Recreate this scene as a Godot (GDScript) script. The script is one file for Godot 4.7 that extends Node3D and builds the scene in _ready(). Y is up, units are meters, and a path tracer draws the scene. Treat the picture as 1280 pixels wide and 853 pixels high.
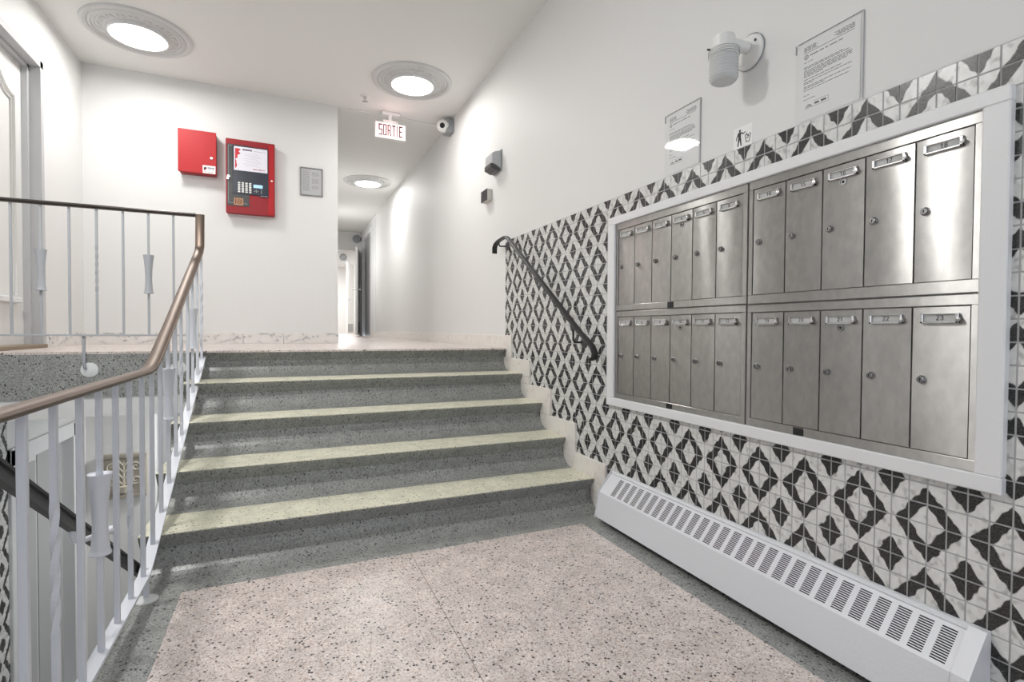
extends Node3D
# All positions are metres. V(x, y, d): x to the right, y up, d = distance ahead of the camera along the stairs.

const R := 0.1708            # riser
const TREAD := 0.3155
const Z1 := 2.421            # first nosing
const LAND := 0.854          # landing level
const CEIL := 3.172
const XR := 1.6              # right wall
const XL := -1.51            # left wall
const ZB := 5.339            # wall above the landing
const TZ := 0.04486          # tile pitch along the wall
const TY := 0.0556           # tile pitch upwards
const TTOP := 1.693
const TZ0 := 0.989

var M := {}
var taken := {}
var rng := RandomNumberGenerator.new()


class B:
	var st := SurfaceTool.new()

	func _init() -> void:
		st.begin(Mesh.PRIMITIVE_TRIANGLES)

	func tri(p: Array, n: Array, u: Array) -> void:
		var order := [0, 1, 2]
		if (p[1] - p[0]).cross(p[2] - p[0]).dot(n[0] + n[1] + n[2]) > 0.0:
			order = [0, 2, 1]
		for i in order:
			st.set_normal(n[i])
			st.set_uv(u[i])
			st.add_vertex(p[i])

	func face(p: Array, n: Vector3, u: Array = []) -> void:
		if u.is_empty():
			var ax := Vector3.UP if absf(n.y) < 0.8 else Vector3.FORWARD
			var s := ax.cross(n).normalized()
			var t := n.cross(s)
			for q in p:
				u.append(Vector2(q.dot(s), -q.dot(t)))
		for i in range(1, p.size() - 1):
			tri([p[0], p[i], p[i + 1]], [n, n, n], [u[0], u[i], u[i + 1]])

	func smooth(p: Array, n: Array) -> void:
		for i in range(1, p.size() - 1):
			tri([p[0], p[i], p[i + 1]], [n[0], n[i], n[i + 1]], [Vector2(), Vector2(), Vector2()])

	# a box with chamfered edges; t turns it
	func box(c: Vector3, s: Vector3, e := 0.0, t := Basis()) -> void:
		var h := s / 2.0
		e = minf(e, minf(h.x, minf(h.y, h.z)) * 0.9)
		for a in 3:
			var b := (a + 1) % 3
			var g := (a + 2) % 3
			for sa in [-1, 1]:
				var pts := []
				for k in [[-1, -1], [1, -1], [1, 1], [-1, 1]]:
					var v := Vector3()
					v[a] = sa * h[a]
					v[b] = k[0] * (h[b] - e)
					v[g] = k[1] * (h[g] - e)
					pts.append(c + t * v)
				var n := Vector3()
				n[a] = sa
				face(pts, t * n)
				if e > 0.0:
					for sb in [-1, 1]:
						var q := []
						for k in [[0, -1], [0, 1], [1, 1], [1, -1]]:
							var v := Vector3()
							v[a] = sa * (h[a] - (e if k[0] else 0.0))
							v[b] = sb * (h[b] - (0.0 if k[0] else e))
							v[g] = k[1] * (h[g] - e)
							q.append(c + t * v)
						var m := Vector3()
						m[a] = sa
						m[b] = sb
						face(q, t * m.normalized())
		if e > 0.0:
			for x in [-1, 1]:
				for y in [-1, 1]:
					for z in [-1, 1]:
						var o := Vector3(x, y, z)
						face([c + t * (o * Vector3(h.x, h.y - e, h.z - e)), c + t * (o * Vector3(h.x - e, h.y, h.z - e)), c + t * (o * Vector3(h.x - e, h.y - e, h.z))], t * o.normalized())

	# a box between limits: x0..x1, y0..y1, depth d0..d1
	func lim(x0: float, x1: float, y0: float, y1: float, d0: float, d1: float, e := 0.0) -> void:
		box(Vector3((x0 + x1) / 2, (y0 + y1) / 2, -(d0 + d1) / 2), Vector3(absf(x1 - x0), absf(y1 - y0), absf(d1 - d0)), e)

	func rod(pts: Array, r: float, sides := 8, r2 := -1.0) -> void:
		var rings := []
		var ref := Vector3.UP
		var last := pts.size() - 1
		var t0: Vector3 = (pts[1] - pts[0]).normalized()
		if absf(t0.y) > 0.9:
			ref = Vector3.RIGHT
		for i in pts.size():
			var t: Vector3 = ((pts[mini(i + 1, last)] - pts[i]).normalized() + (pts[i] - pts[maxi(i - 1, 0)]).normalized()).normalized()
			var s := t.cross(ref).normalized()
			var u := s.cross(t)
			ref = u
			var ring := []
			var rr := r if r2 < 0.0 else lerpf(r, r2, float(i) / last)
			for k in sides:
				var a := TAU * k / sides
				var n := s * cos(a) + u * sin(a)
				ring.append([pts[i] + n * rr, n])
			rings.append(ring)
		for i in last:
			for k in sides:
				var q := (k + 1) % sides
				var w := [rings[i][k], rings[i][q], rings[i + 1][q], rings[i + 1][k]]
				smooth([w[0][0], w[1][0], w[2][0], w[3][0]], [w[0][1], w[1][1], w[2][1], w[3][1]])
		for e in [0, last]:
			var cap := []
			for k in sides:
				cap.append(rings[e][k][0])
			face(cap, t0 * -1.0 if e == 0 else (pts[last] - pts[last - 1]).normalized())

	# profile points (radius, height) turned about the axis t.y through t.origin
	func lathe(prof: Array, t: Transform3D, sides := 24) -> void:
		for i in prof.size() - 1:
			var a: Vector2 = prof[i]
			var b: Vector2 = prof[i + 1]
			var d := b - a
			var n2 := Vector2(d.y, -d.x).normalized()
			for k in sides:
				var f := TAU * k / sides
				var g := TAU * (k + 1) / sides
				var e0 := Vector3(cos(f), 0, sin(f))
				var e1 := Vector3(cos(g), 0, sin(g))
				var n0: Vector3 = t.basis * (e0 * n2.x + Vector3.UP * n2.y)
				var n1: Vector3 = t.basis * (e1 * n2.x + Vector3.UP * n2.y)
				var p := [t * (e0 * a.x + Vector3.UP * a.y), t * (e1 * a.x + Vector3.UP * a.y), t * (e1 * b.x + Vector3.UP * b.y), t * (e0 * b.x + Vector3.UP * b.y)]
				if a.x < 1e-6:
					smooth([p[0], p[2], p[3]], [n0, n1, n0])
				elif b.x < 1e-6:
					smooth([p[0], p[1], p[2]], [n0, n1, n1])
				else:
					smooth(p, [n0, n1, n1, n0])

	# a flat section (points side, up) drawn along a path; side stays put
	func sweep(sec: Array, path: Array, side: Vector3, round_section := false) -> void:
		var rings := []
		var ns := []
		var last := path.size() - 1
		for i in path.size():
			var a: Vector3 = (path[i] - path[maxi(i - 1, 0)]).normalized()
			var b: Vector3 = (path[mini(i + 1, last)] - path[i]).normalized()
			var t: Vector3 = (a + b).normalized()
			var stretch := 1.0
			if i > 0 and i < last:
				stretch = 1.0 / maxf(0.5, t.dot(a))
			var up := side.cross(t).normalized()
			var ring := []
			var nn := []
			for q in sec:
				ring.append(path[i] + side * q.x + up * q.y * stretch)
				nn.append((side * q.x / maxf(absf(sec[0].x), 0.001) + up * q.y / maxf(absf(sec[0].y), 0.001)).normalized())
			rings.append(ring)
			ns.append([up, nn])
		var m := sec.size()
		for i in last:
			for k in m:
				var q := (k + 1) % m
				var p := [rings[i][k], rings[i][q], rings[i + 1][q], rings[i + 1][k]]
				if round_section:
					smooth(p, [ns[i][1][k], ns[i][1][q], ns[i + 1][1][q], ns[i + 1][1][k]])
				else:
					var e: Vector2 = sec[q] - sec[k]
					var mid: Vector2 = (sec[q] + sec[k]) / 2
					var n2 := Vector2(e.y, -e.x).normalized()
					if n2.dot(mid) < 0.0:
						n2 = -n2
					var n0: Vector3 = side * n2.x + ns[i][0] * n2.y
					var n1: Vector3 = side * n2.x + ns[i + 1][0] * n2.y
					smooth(p, [n0, n0, n1, n1])
		face(rings[0], (path[0] - path[1]).normalized())
		face(rings[last], (path[last] - path[last - 1]).normalized())

	# a polygon in (x, y) of t, pushed from local z 0 to depth
	func prism(poly: PackedVector2Array, t: Transform3D, depth: float) -> void:
		var idx := Geometry2D.triangulate_polygon(poly)
		for e in 2:
			var z := depth * e
			var n: Vector3 = (t.basis.z * (1.0 if e else -1.0) * signf(depth)).normalized()
			for i in range(0, idx.size(), 3):
				face([t * Vector3(poly[idx[i]].x, poly[idx[i]].y, z), t * Vector3(poly[idx[i + 1]].x, poly[idx[i + 1]].y, z), t * Vector3(poly[idx[i + 2]].x, poly[idx[i + 2]].y, z)], n)
		var cw := Geometry2D.is_polygon_clockwise(poly)
		for i in poly.size():
			var a := poly[i]
			var b := poly[(i + 1) % poly.size()]
			var d := b - a
			var n2 := Vector2(d.y, -d.x) if not cw else Vector2(-d.y, d.x)
			n2 = n2.normalized()
			face([t * Vector3(a.x, a.y, 0), t * Vector3(b.x, b.y, 0), t * Vector3(b.x, b.y, depth), t * Vector3(a.x, a.y, depth)], (t.basis * Vector3(n2.x, n2.y, 0)).normalized())

	func done() -> ArrayMesh:
		return st.commit()


func V(x: float, y: float, d: float) -> Vector3:
	return Vector3(x, y, -d)


func numbered(called: String) -> String:
	var k: int = taken.get(called, 0)
	taken[called] = k + 1
	return called if k == 0 else "%s_%03d" % [called, k]


func wpos(o: Node3D) -> Vector3:
	var p := Vector3()
	var n: Node = o
	while n is Node3D and n != self:
		p += n.position
		n = n.get_parent()
	return p


func tag(o: Node3D, label: String, category: String, group := "") -> Node3D:
	o.set_meta("label", label)
	o.set_meta("category", category)
	if group:
		o.set_meta("group", group)
	return o


func thing(called: String, label: String, category: String, at: Vector3, group := "") -> Node3D:
	var o := Node3D.new()
	o.name = numbered(called)
	o.position = at
	add_child(o)
	return tag(o, label, category, group)


# commits a shape built in the place's own coordinates as one mesh under parent
func put(called: String, b, m: Material, parent: Node3D = self) -> MeshInstance3D:
	var o := MeshInstance3D.new()
	o.name = numbered(called) if parent == self else called
	o.mesh = b.done() if b is B else b
	o.material_override = m
	o.position = -wpos(parent) if parent != self else Vector3()
	parent.add_child(o, true)
	return o


func struct(called: String, b, m: Material) -> MeshInstance3D:
	var o := put(called, b, m)
	o.set_meta("kind", "structure")
	return o


func srgb(r: float, g: float, b: float) -> Color:
	return Color(r / 255.0, g / 255.0, b / 255.0)


func mat(called: String, c: Color, rough := 0.5, metal := 0.0) -> StandardMaterial3D:
	var m := StandardMaterial3D.new()
	m.resource_name = called
	m.albedo_color = c
	m.roughness = rough
	m.metallic = metal
	M[called] = m
	return m


func noise(kind: int, freq: float, seed_: int, octaves := 1) -> FastNoiseLite:
	var n := FastNoiseLite.new()
	n.noise_type = kind
	n.frequency = freq
	n.seed = seed_
	n.fractal_type = FastNoiseLite.FRACTAL_FBM if octaves > 1 else FastNoiseLite.FRACTAL_NONE
	n.fractal_octaves = octaves
	return n


func grey(n: FastNoiseLite, size: int) -> PackedByteArray:
	return n.get_image(size, size, false, false, true).get_data()


func relief(m: StandardMaterial3D, freq: float, cm: float, seed_: int, scale := 2.0) -> void:
	var t := NoiseTexture2D.new()
	t.width = 512
	t.height = 512
	t.seamless = true
	t.noise = noise(FastNoiseLite.TYPE_SIMPLEX, freq, seed_, 3)
	m.heightmap_enabled = true
	m.heightmap_texture = t
	m.heightmap_scale = cm
	m.uv1_triplanar = true
	m.uv1_world_triplanar = true
	m.uv1_scale = Vector3.ONE * scale


# terrazzo: a matrix colour with small and large chips of stone
func terrazzo(called: String, base: Color, small: Array, big: Array, seed_: int, rough := 0.35) -> StandardMaterial3D:
	var size := 1024
	var a := noise(FastNoiseLite.TYPE_CELLULAR, 0.2, seed_)
	a.cellular_return_type = FastNoiseLite.RETURN_CELL_VALUE
	var ad := noise(FastNoiseLite.TYPE_CELLULAR, 0.2, seed_)
	ad.cellular_return_type = FastNoiseLite.RETURN_DISTANCE
	var c := noise(FastNoiseLite.TYPE_CELLULAR, 0.1, seed_ + 7)
	c.cellular_return_type = FastNoiseLite.RETURN_CELL_VALUE
	var cd := noise(FastNoiseLite.TYPE_CELLULAR, 0.1, seed_ + 7)
	cd.cellular_return_type = FastNoiseLite.RETURN_DISTANCE
	var f := noise(FastNoiseLite.TYPE_SIMPLEX, 0.006, seed_ + 3, 4)
	var va := grey(a, size)
	var da := grey(ad, size)
	var vc := grey(c, size)
	var dc := grey(cd, size)
	var vf := grey(f, size)
	var out := PackedByteArray()
	out.resize(size * size * 3)
	# lookups: cell value -> colour
	var look_small := []
	var look_big := []
	for v in 256:
		look_small.append(pick(small, v))
		look_big.append(pick(big, v))
	var br := base.r * 255.0
	var bg := base.g * 255.0
	var bb := base.b * 255.0
	for i in size * size:
		var k := 0.94 + 0.12 * vf[i] / 255.0
		var r := br
		var g := bg
		var b := bb
		var s = look_big[vc[i]]
		if s == null or dc[i] > 96:
			s = look_small[va[i]]
			if s != null and da[i] > 120:
				s = null
		if s != null:
			r = s.r * 255.0
			g = s.g * 255.0
			b = s.b * 255.0
		out[i * 3] = clampi(int(r * k), 0, 255)
		out[i * 3 + 1] = clampi(int(g * k), 0, 255)
		out[i * 3 + 2] = clampi(int(b * k), 0, 255)
	var m := mat(called, Color.WHITE, rough)
	m.albedo_texture = ImageTexture.create_from_image(Image.create_from_data(size, size, false, Image.FORMAT_RGB8, out))
	m.uv1_triplanar = true
	m.uv1_world_triplanar = true
	m.uv1_scale = Vector3.ONE * 1.05
	return m


# list of [share, colour]; the cell value is roughly even over 0..255
func pick(list: Array, v: int):
	var h := float((v * 97 + 31) % 256) / 256.0
	var sum := 0.0
	for e in list:
		sum += e[0]
		if h < sum:
			return e[1]
	return null


# the hand-painted tile glaze, 12 x 12 tiles, 96 pixels each
func glaze() -> StandardMaterial3D:
	var size := 1152
	var w := noise(FastNoiseLite.TYPE_SIMPLEX, 0.014, 5, 1)
	var w2 := noise(FastNoiseLite.TYPE_SIMPLEX, 0.012, 9, 2)
	var mo := noise(FastNoiseLite.TYPE_SIMPLEX, 0.07, 13, 3)
	var sm := noise(FastNoiseLite.TYPE_SIMPLEX, 0.012, 17, 4)
	var vw := grey(w, size)
	var vw2 := grey(w2, size)
	var vm := grey(mo, size)
	var vs := grey(sm, size)
	var out := PackedByteArray()
	out.resize(size * size * 3)
	for py in size:
		var bs := fposmod(py / 96.0, 4.0) - 2.0
		var bm := absf(bs)
		for px in size:
			var i := py * size + px
			var ps := fposmod(px / 96.0 + 2.0, 4.0) - 2.0
			var am := absf(ps)
			var wob := (vw[i] - 127.5) / 255.0 * 0.20 + (vm[i] - 127.5) / 255.0 * 0.035
			var bell := ps * bs < 0.0
			var edge := 0.0
			if am + bm < 2.0:
				var t1 := minf(bm, 1.0)
				var ri := am * 1.04 + bm + wob + (0.06 * sin(TAU * t1) if bell else -0.05 * sin(PI * t1))
				var t2 := bm * 0.5
				var ro := am + bm + wob + (0.05 * sin(TAU * t2) if bell else -0.05 * sin(TAU * t2))
				edge = minf(ri - 0.98, 1.86 - ro)
			else:
				var bq := 2.0 - bm
				var t3 := minf(bq, 1.0)
				var q := (2.0 - am) * 1.14 + bq + wob + (0.06 * sin(TAU * t3) if bell else -0.05 * sin(PI * t3))
				edge = 0.93 - q
			var light := 220.0 + (vs[i] - 127.0) * 0.08 - maxf(0.0, vw2[i] - 178.0) * 0.6
			if edge < 0.0 and edge > -0.07:
				light -= 20.0
			var dark := 50.0 + (vm[i] - 127.0) * 0.2
			var t := clampf(edge * 24.0 + 0.5, 0.0, 1.0)
			var n := clampi(int(lerpf(light, dark, t)), 0, 255)
			out[i * 3] = n
			out[i * 3 + 1] = n
			out[i * 3 + 2] = clampi(n - int(2.0 * (1.0 - t)), 0, 255)
	var m := mat("glazed tile", Color.WHITE, 0.22)
	m.albedo_texture = ImageTexture.create_from_image(Image.create_from_data(size, size, false, Image.FORMAT_RGB8, out))
	return m


func marble(called: String, light: Color, vein: Color, seed_: int) -> StandardMaterial3D:
	var size := 512
	var n := noise(FastNoiseLite.TYPE_SIMPLEX, 0.006, seed_, 4)
	n.fractal_type = FastNoiseLite.FRACTAL_RIDGED
	n.domain_warp_enabled = true
	n.domain_warp_amplitude = 60.0
	n.domain_warp_frequency = 0.008
	var t := NoiseTexture2D.new()
	t.width = size
	t.height = size
	t.seamless = true
	t.noise = n
	var g := Gradient.new()
	g.offsets = PackedFloat32Array([0.0, 0.66, 0.84, 1.0])
	g.colors = PackedColorArray([light, light.lerp(vein, 0.08), light.lerp(vein, 0.35), vein])
	t.color_ramp = g
	var m := mat(called, Color.WHITE, 0.3)
	m.albedo_texture = t
	m.uv1_triplanar = true
	m.uv1_world_triplanar = true
	m.uv1_scale = Vector3.ONE * 1.7
	return m


func steel(called: String, c: Color, rough: float) -> StandardMaterial3D:
	var m := mat(called, c, rough, 1.0)
	var t := NoiseTexture2D.new()
	t.width = 512
	t.height = 512
	t.seamless = true
	t.as_normal_map = true
	t.bump_strength = 4.0
	t.noise = noise(FastNoiseLite.TYPE_SIMPLEX, 0.005, 21, 1)
	m.normal_enabled = true
	m.normal_texture = t
	m.normal_scale = 0.1
	m.uv1_scale = Vector3(1.6, 0.9, 1)
	var g := NoiseTexture2D.new()
	g.width = 512
	g.height = 512
	g.seamless = true
	g.noise = noise(FastNoiseLite.TYPE_SIMPLEX, 0.03, 33, 4)
	var ramp := Gradient.new()
	ramp.colors = PackedColorArray([Color(0.92, 0.92, 0.92), Color(1, 1, 1)])
	g.color_ramp = ramp
	m.albedo_texture = g
	m.anisotropy_enabled = true
	m.anisotropy = -1.0
	return m


func paper(w: int, h: int, c: Color) -> Image:
	var im := Image.create_empty(w, h, false, Image.FORMAT_RGB8)
	im.fill(c)
	return im


# lines of print too small to read
func words(im: Image, x: int, y: int, w: int, th: int, c: Color) -> void:
	var at := x
	while at < x + w:
		var n := rng.randi_range(th * 2, th * 7)
		n = mini(n, x + w - at)
		im.fill_rect(Rect2i(at, y, n, th), c)
		at += n + maxi(th, 2)


func printed(called: String, im: Image, rough := 0.6) -> StandardMaterial3D:
	var m := mat(called, Color.WHITE, rough)
	m.albedo_texture = ImageTexture.create_from_image(im)
	return m


func _ready() -> void:
	rng.seed = 77
	# camera
	var cam := Camera3D.new()
	cam.name = "camera"
	var th := 0.4177
	var pi_ := 0.0205
	var ro := 0.0061
	var f := Vector3(sin(th), 0, -cos(th))
	var r := Vector3(cos(th), 0, sin(th))
	var u := Vector3.UP
	var f2 := f * cos(pi_) - u * sin(pi_)
	var u2 := u * cos(pi_) + f * sin(pi_)
	var r3 := r * cos(ro) + u2 * sin(ro)
	var u3 := u2 * cos(ro) - r * sin(ro)
	cam.transform = Transform3D(Basis(r3, u3, -f2), Vector3(0, 0.9911, 0))
	cam.fov = rad_to_deg(2.0 * atan(426.5 / 643.4))
	cam.near = 0.02
	cam.current = true
	add_child(cam)
	# sky and exposure
	var we := WorldEnvironment.new()
	we.name = "environment"
	var env := Environment.new()
	env.background_mode = Environment.BG_COLOR
	env.background_color = Color(0.93, 0.96, 1.0)
	env.background_energy_multiplier = 1.3
	env.ambient_light_source = Environment.AMBIENT_SOURCE_DISABLED
	env.tonemap_mode = Environment.TONE_MAPPER_LINEAR
	env.tonemap_exposure = 1.68
	env.sdfgi_enabled = true
	env.ssao_enabled = true
	env.ssil_enabled = true
	we.environment = env
	add_child(we)
	materials()
	shell()
	floors()
	stairs()
	tiles()
	skirtings()
	doors()
	far_corridor()
	lower_level()
	lamps()
	mailboxes()
	heater()
	side_railing()
	landing_railing()
	wall_handrail()
	wall_things()
	notices()
	ceiling_things()
	plaque()


func materials() -> void:
	relief(mat("white wall paint", srgb(226, 226, 225), 0.6), 0.012, 0.03, 3)
	relief(mat("white ceiling paint", srgb(230, 230, 228), 0.75), 0.02, 0.02, 4)
	mat("gloss white", srgb(226, 227, 228), 0.35)
	relief(mat("painted wood", srgb(228, 229, 231), 0.4), 0.02, 0.02, 8, 4.0)
	mat("door paint", srgb(226, 226, 224), 0.4)
	mat("grey door", srgb(176, 177, 178), 0.45)
	mat("jamb grey", srgb(190, 191, 193), 0.5)
	relief(mat("railing white", srgb(216, 219, 227), 0.4), 0.02, 0.015, 12, 4.0)
	mat("bronze rail", srgb(112, 98, 88), 0.4, 0.7)
	mat("landing iron", srgb(176, 179, 184), 0.45)
	mat("black iron", srgb(38, 38, 39), 0.4)
	mat("grey iron", srgb(74, 74, 76), 0.42)
	mat("chrome", srgb(214, 214, 214), 0.14, 1.0)
	mat("lock metal", srgb(150, 150, 150), 0.25, 1.0)
	mat("dark", srgb(30, 30, 32), 0.6)
	mat("recess black", srgb(14, 14, 15), 0.8)
	mat("card", srgb(196, 197, 196), 0.6)
	mat("ink", srgb(40, 40, 44), 0.6)
	mat("grout", srgb(170, 171, 172), 0.85)
	relief(mat("heater white", srgb(222, 224, 229), 0.38), 0.03, 0.03, 15, 4.0)
	mat("red steel", srgb(176, 16, 24), 0.5)
	mat("dark red steel", srgb(146, 24, 34), 0.5)
	mat("panel black", srgb(40, 45, 58), 0.3)
	mat("panel grey", srgb(64, 66, 66), 0.35)
	mat("plastic white", srgb(232, 232, 230), 0.4)
	mat("plastic grey", srgb(150, 154, 158), 0.4)
	mat("plastic dark grey", srgb(70, 70, 72), 0.4)
	mat("wood sill", srgb(140, 125, 105), 0.5)
	relief(mat("plaster medallion", srgb(208, 208, 208), 0.6), 0.04, 0.12, 19, 5.0)
	relief(mat("stone relief", srgb(166, 158, 146), 0.7), 0.06, 0.2, 23, 6.0)
	mat("stone pale", srgb(205, 198, 184), 0.7)
	mat("dark passage", srgb(90, 84, 78), 0.7)
	var pane := mat("clear sleeve", Color(1, 1, 1, 0.03), 0.03)
	pane.transparency = BaseMaterial3D.TRANSPARENCY_ALPHA
	mat("sleeve rim", srgb(176, 178, 180), 0.3)
	var jar := mat("ribbed glass", Color(0.93, 0.94, 0.94, 0.12), 0.12)
	jar.transparency = BaseMaterial3D.TRANSPARENCY_ALPHA
	var glow := mat("lamp glow", srgb(255, 255, 255), 0.5)
	glow.emission_enabled = true
	glow.emission = Color(1, 0.99, 0.97)
	glow.emission_energy_multiplier = 6.0
	var sg := mat("sign glow", srgb(250, 236, 236), 0.5)
	sg.emission_enabled = true
	sg.emission = Color(1.0, 0.86, 0.86)
	sg.emission_energy_multiplier = 0.35
	var lcd := mat("lcd", srgb(170, 205, 240), 0.3)
	lcd.emission_enabled = true
	lcd.emission = Color(0.6, 0.8, 1.0)
	lcd.emission_energy_multiplier = 0.25
	terrazzo("pink terrazzo", srgb(214, 202, 197), [[0.22, srgb(236, 229, 224)], [0.12, srgb(176, 158, 150)], [0.06, srgb(128, 114, 108)], [0.02, srgb(70, 62, 60)]], [[0.045, srgb(52, 48, 48)], [0.08, srgb(190, 170, 160)], [0.07, srgb(230, 222, 216)]], 101, 0.3)
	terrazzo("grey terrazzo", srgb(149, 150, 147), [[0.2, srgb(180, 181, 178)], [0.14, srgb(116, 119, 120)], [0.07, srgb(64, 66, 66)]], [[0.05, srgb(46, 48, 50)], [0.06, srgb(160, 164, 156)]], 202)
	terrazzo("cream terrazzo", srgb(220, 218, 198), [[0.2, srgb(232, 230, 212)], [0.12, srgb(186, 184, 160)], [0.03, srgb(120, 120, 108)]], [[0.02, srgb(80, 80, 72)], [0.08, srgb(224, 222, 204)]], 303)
	marble("white marble", srgb(236, 233, 229), srgb(96, 96, 102), 41)
	marble("warm marble", srgb(236, 232, 227), srgb(204, 190, 180), 47)
	glaze()
	steel("brushed steel", srgb(184, 183, 181), 0.28)
	var fr := steel("steel frame", srgb(186, 185, 183), 0.28)
	fr.normal_scale = 0.03


func shell() -> void:
	var wp: Material = M["white wall paint"]
	var b := B.new()
	b.lim(XR, 1.78, -2.2, 3.4, -1.75, 10.6)
	b.lim(XR, 1.78, 2.95, 3.4, 10.6, 11.7)
	b.lim(XR, 1.78, 0.5, 3.4, 11.7, 12.0)
	struct("wall_right", b, wp)
	b = B.new()
	b.lim(-1.7, XL, -2.2, 3.4, -1.75, 3.45)
	b.lim(-1.7, XL, -2.2, LAND, 3.45, 4.06)
	b.lim(-1.7, XL, 2.81, 3.4, 3.45, 4.59)
	b.lim(-1.7, XL, 0.21, LAND, 4.06, 5.05)
	b.lim(-1.7, XL, LAND, 3.4, 4.59, 5.49)
	b.lim(-1.7, XL, -2.2, LAND, 5.05, 5.49)
	struct("wall_left", b, wp)
	b = B.new()
	b.lim(XL, 0.49, LAND - 0.02, CEIL, ZB, 5.49)
	b.lim(XL, -1.04, -2.2, 0.59, ZB, 5.49)
	struct("wall_back", b, wp)
	b = B.new()
	b.lim(0.34, 0.49, LAND - 0.02, 3.3, 5.49, 12.0)
	struct("wall_corridor", b, wp)
	b = B.new()
	b.lim(-1.7, -0.4, -2.2, 3.4, -1.75, -1.6)
	b.lim(1.45, 1.78, -2.2, 3.4, -1.75, -1.6)
	b.lim(-0.4, 1.45, 2.45, 3.4, -1.75, -1.6)
	b.lim(-0.4, 1.45, -2.2, 0.0, -1.75, -1.6)
	struct("wall_front", b, wp)
	# glazed entrance behind the camera, where the daylight comes in
	b = B.new()
	b.lim(-0.4, 1.45, 0.0, 2.45, -1.69, -1.684)
	var pane := struct("window", b, M["clear sleeve"])
	pane.name = "window_1"
	b = B.new()
	for s in [[-0.4, -0.34, 0.0, 2.45], [1.39, 1.45, 0.0, 2.45], [0.49, 0.56, 0.0, 2.45], [-0.34, 1.39, 2.39, 2.45], [-0.34, 1.39, 0.0, 0.1]]:
		b.lim(s[0], s[1], s[2], s[3], -1.72, -1.66, 0.004)
	put("frame", b, M["jamb grey"], pane)
	b = B.new()
	b.lim(-1.7, 1.78, CEIL, 3.4, -1.75, 5.35)
	struct("ceiling", b, M["white ceiling paint"])
	b = B.new()
	b.lim(0.34, 1.78, CEIL - 0.006, 3.4, 5.35, 12.0)
	struct("ceiling", b, M["white ceiling paint"])


func floors() -> void:
	# the lower floor: two pink panels in a grey border, a thin divider between them
	var b := B.new()
	b.lim(-0.53, XR, -0.2, -0.012, -1.75, 2.44)
	b.lim(XL, -0.53, -0.2, 0.0, -1.75, 1.0)
	var g := M["grey terrazzo"] as Material
	var fl := struct("floor", b, g)
	b = B.new()
	b.lim(-0.53, -0.353, -0.012, 0.0, -1.75, 2.44)
	put("border_strip", b, g, fl)
	b = B.new()
	b.lim(1.402, XR, -0.012, 0.0, -1.75, 2.44)
	put("border_strip", b, g, fl)
	b = B.new()
	b.lim(-0.353, 1.402, -0.012, 0.0, 2.25, 2.44)
	put("border_strip", b, g, fl)
	b = B.new()
	b.lim(-0.353, 0.511, -0.012, 0.0, -1.75, 2.25)
	put("terrazzo_panel", b, M["pink terrazzo"], fl)
	b = B.new()
	b.lim(0.5135, 1.402, -0.012, 0.0, -1.75, 2.25)
	put("terrazzo_panel", b, M["pink terrazzo"], fl)
	b = B.new()
	b.lim(0.511, 0.5135, -0.012, 0.0003, -1.75, 2.25)
	put("divider_strip", b, mat("divider", srgb(120, 112, 100), 0.4), fl)
	# the landing with its grey edge and white underside
	b = B.new()
	b.lim(XL, XR, 0.6, LAND - 0.012, 3.725, 5.49)
	b.lim(0.34, XR, 0.6, LAND - 0.012, 5.49, 12.0)
	var land := struct("floor", b, M["white wall paint"])
	b = B.new()
	b.lim(XL, XR, LAND - 0.012, LAND, 3.66, 5.345)
	b.lim(0.49, XR, LAND - 0.012, LAND, 5.345, 12.0)
	put("terrazzo_panel", b, M["pink terrazzo"], land)
	b = B.new()
	b.lim(XL, -0.525, 0.592, LAND - 0.012, 3.65, 3.725)
	put("edge_face", b, g, land)
	b = B.new()
	b.lim(XL, -0.548, 0.482, 0.592, 3.655, 3.78)
	put("edge_beam", b, M["white wall paint"], land)


func stairs() -> void:
	var t := thing("staircase", "grey terrazzo staircase of five risers with cream tread tops up to the landing", "stairs", V(0.5, 0, 2.35))
	for i in 5:
		var z := Z1 + TREAD * i
		var h := R * (i + 1)
		var pts := PackedVector2Array()
		# in (depth, height): nosing, slanted riser, cove, then the bottom and the back
		pts.append(Vector2(z + 0.0, h - 0.004))
		pts.append(Vector2(z + 0.004, h - 0.014))
		pts.append(Vector2(z + 0.042, h - R + 0.1))
		for k in 9:
			var a := PI * 0.5 * k / 8.0
			pts.append(Vector2(z + 0.042 - 0.112 * (1.0 - cos(a)), h - R + 0.1 - 0.0996 * sin(a)))
		pts.append(Vector2(z - 0.075, h - R))
		pts.append(Vector2(z - 0.075, h - R - 0.02 if i else -0.19))
		var back := z + TREAD + (0.04 if i < 4 else -0.275)
		pts.append(Vector2(back, h - R - 0.02 if i else -0.19))
		pts.append(Vector2(back, h - 0.006))
		pts.append(Vector2(z + 0.002, h - 0.006))
		var b := B.new()
		b.prism(pts, Transform3D(Basis(Vector3(0, 0, -1), Vector3(0, 1, 0), Vector3(1, 0, 0)), Vector3(-0.525, 0, 0)), 1.58 + 0.525)
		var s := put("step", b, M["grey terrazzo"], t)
		if i < 4:
			b = B.new()
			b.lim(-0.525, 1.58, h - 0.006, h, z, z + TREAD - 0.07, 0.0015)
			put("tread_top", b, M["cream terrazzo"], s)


func marble_top(z: float) -> float:
	if z > 3.70:
		return 0.955
	for i in [4, 3, 2, 1]:
		if z > Z1 + TREAD * (i - 1) - 0.108:
			return R * i + 0.098
	return 0.1


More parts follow.
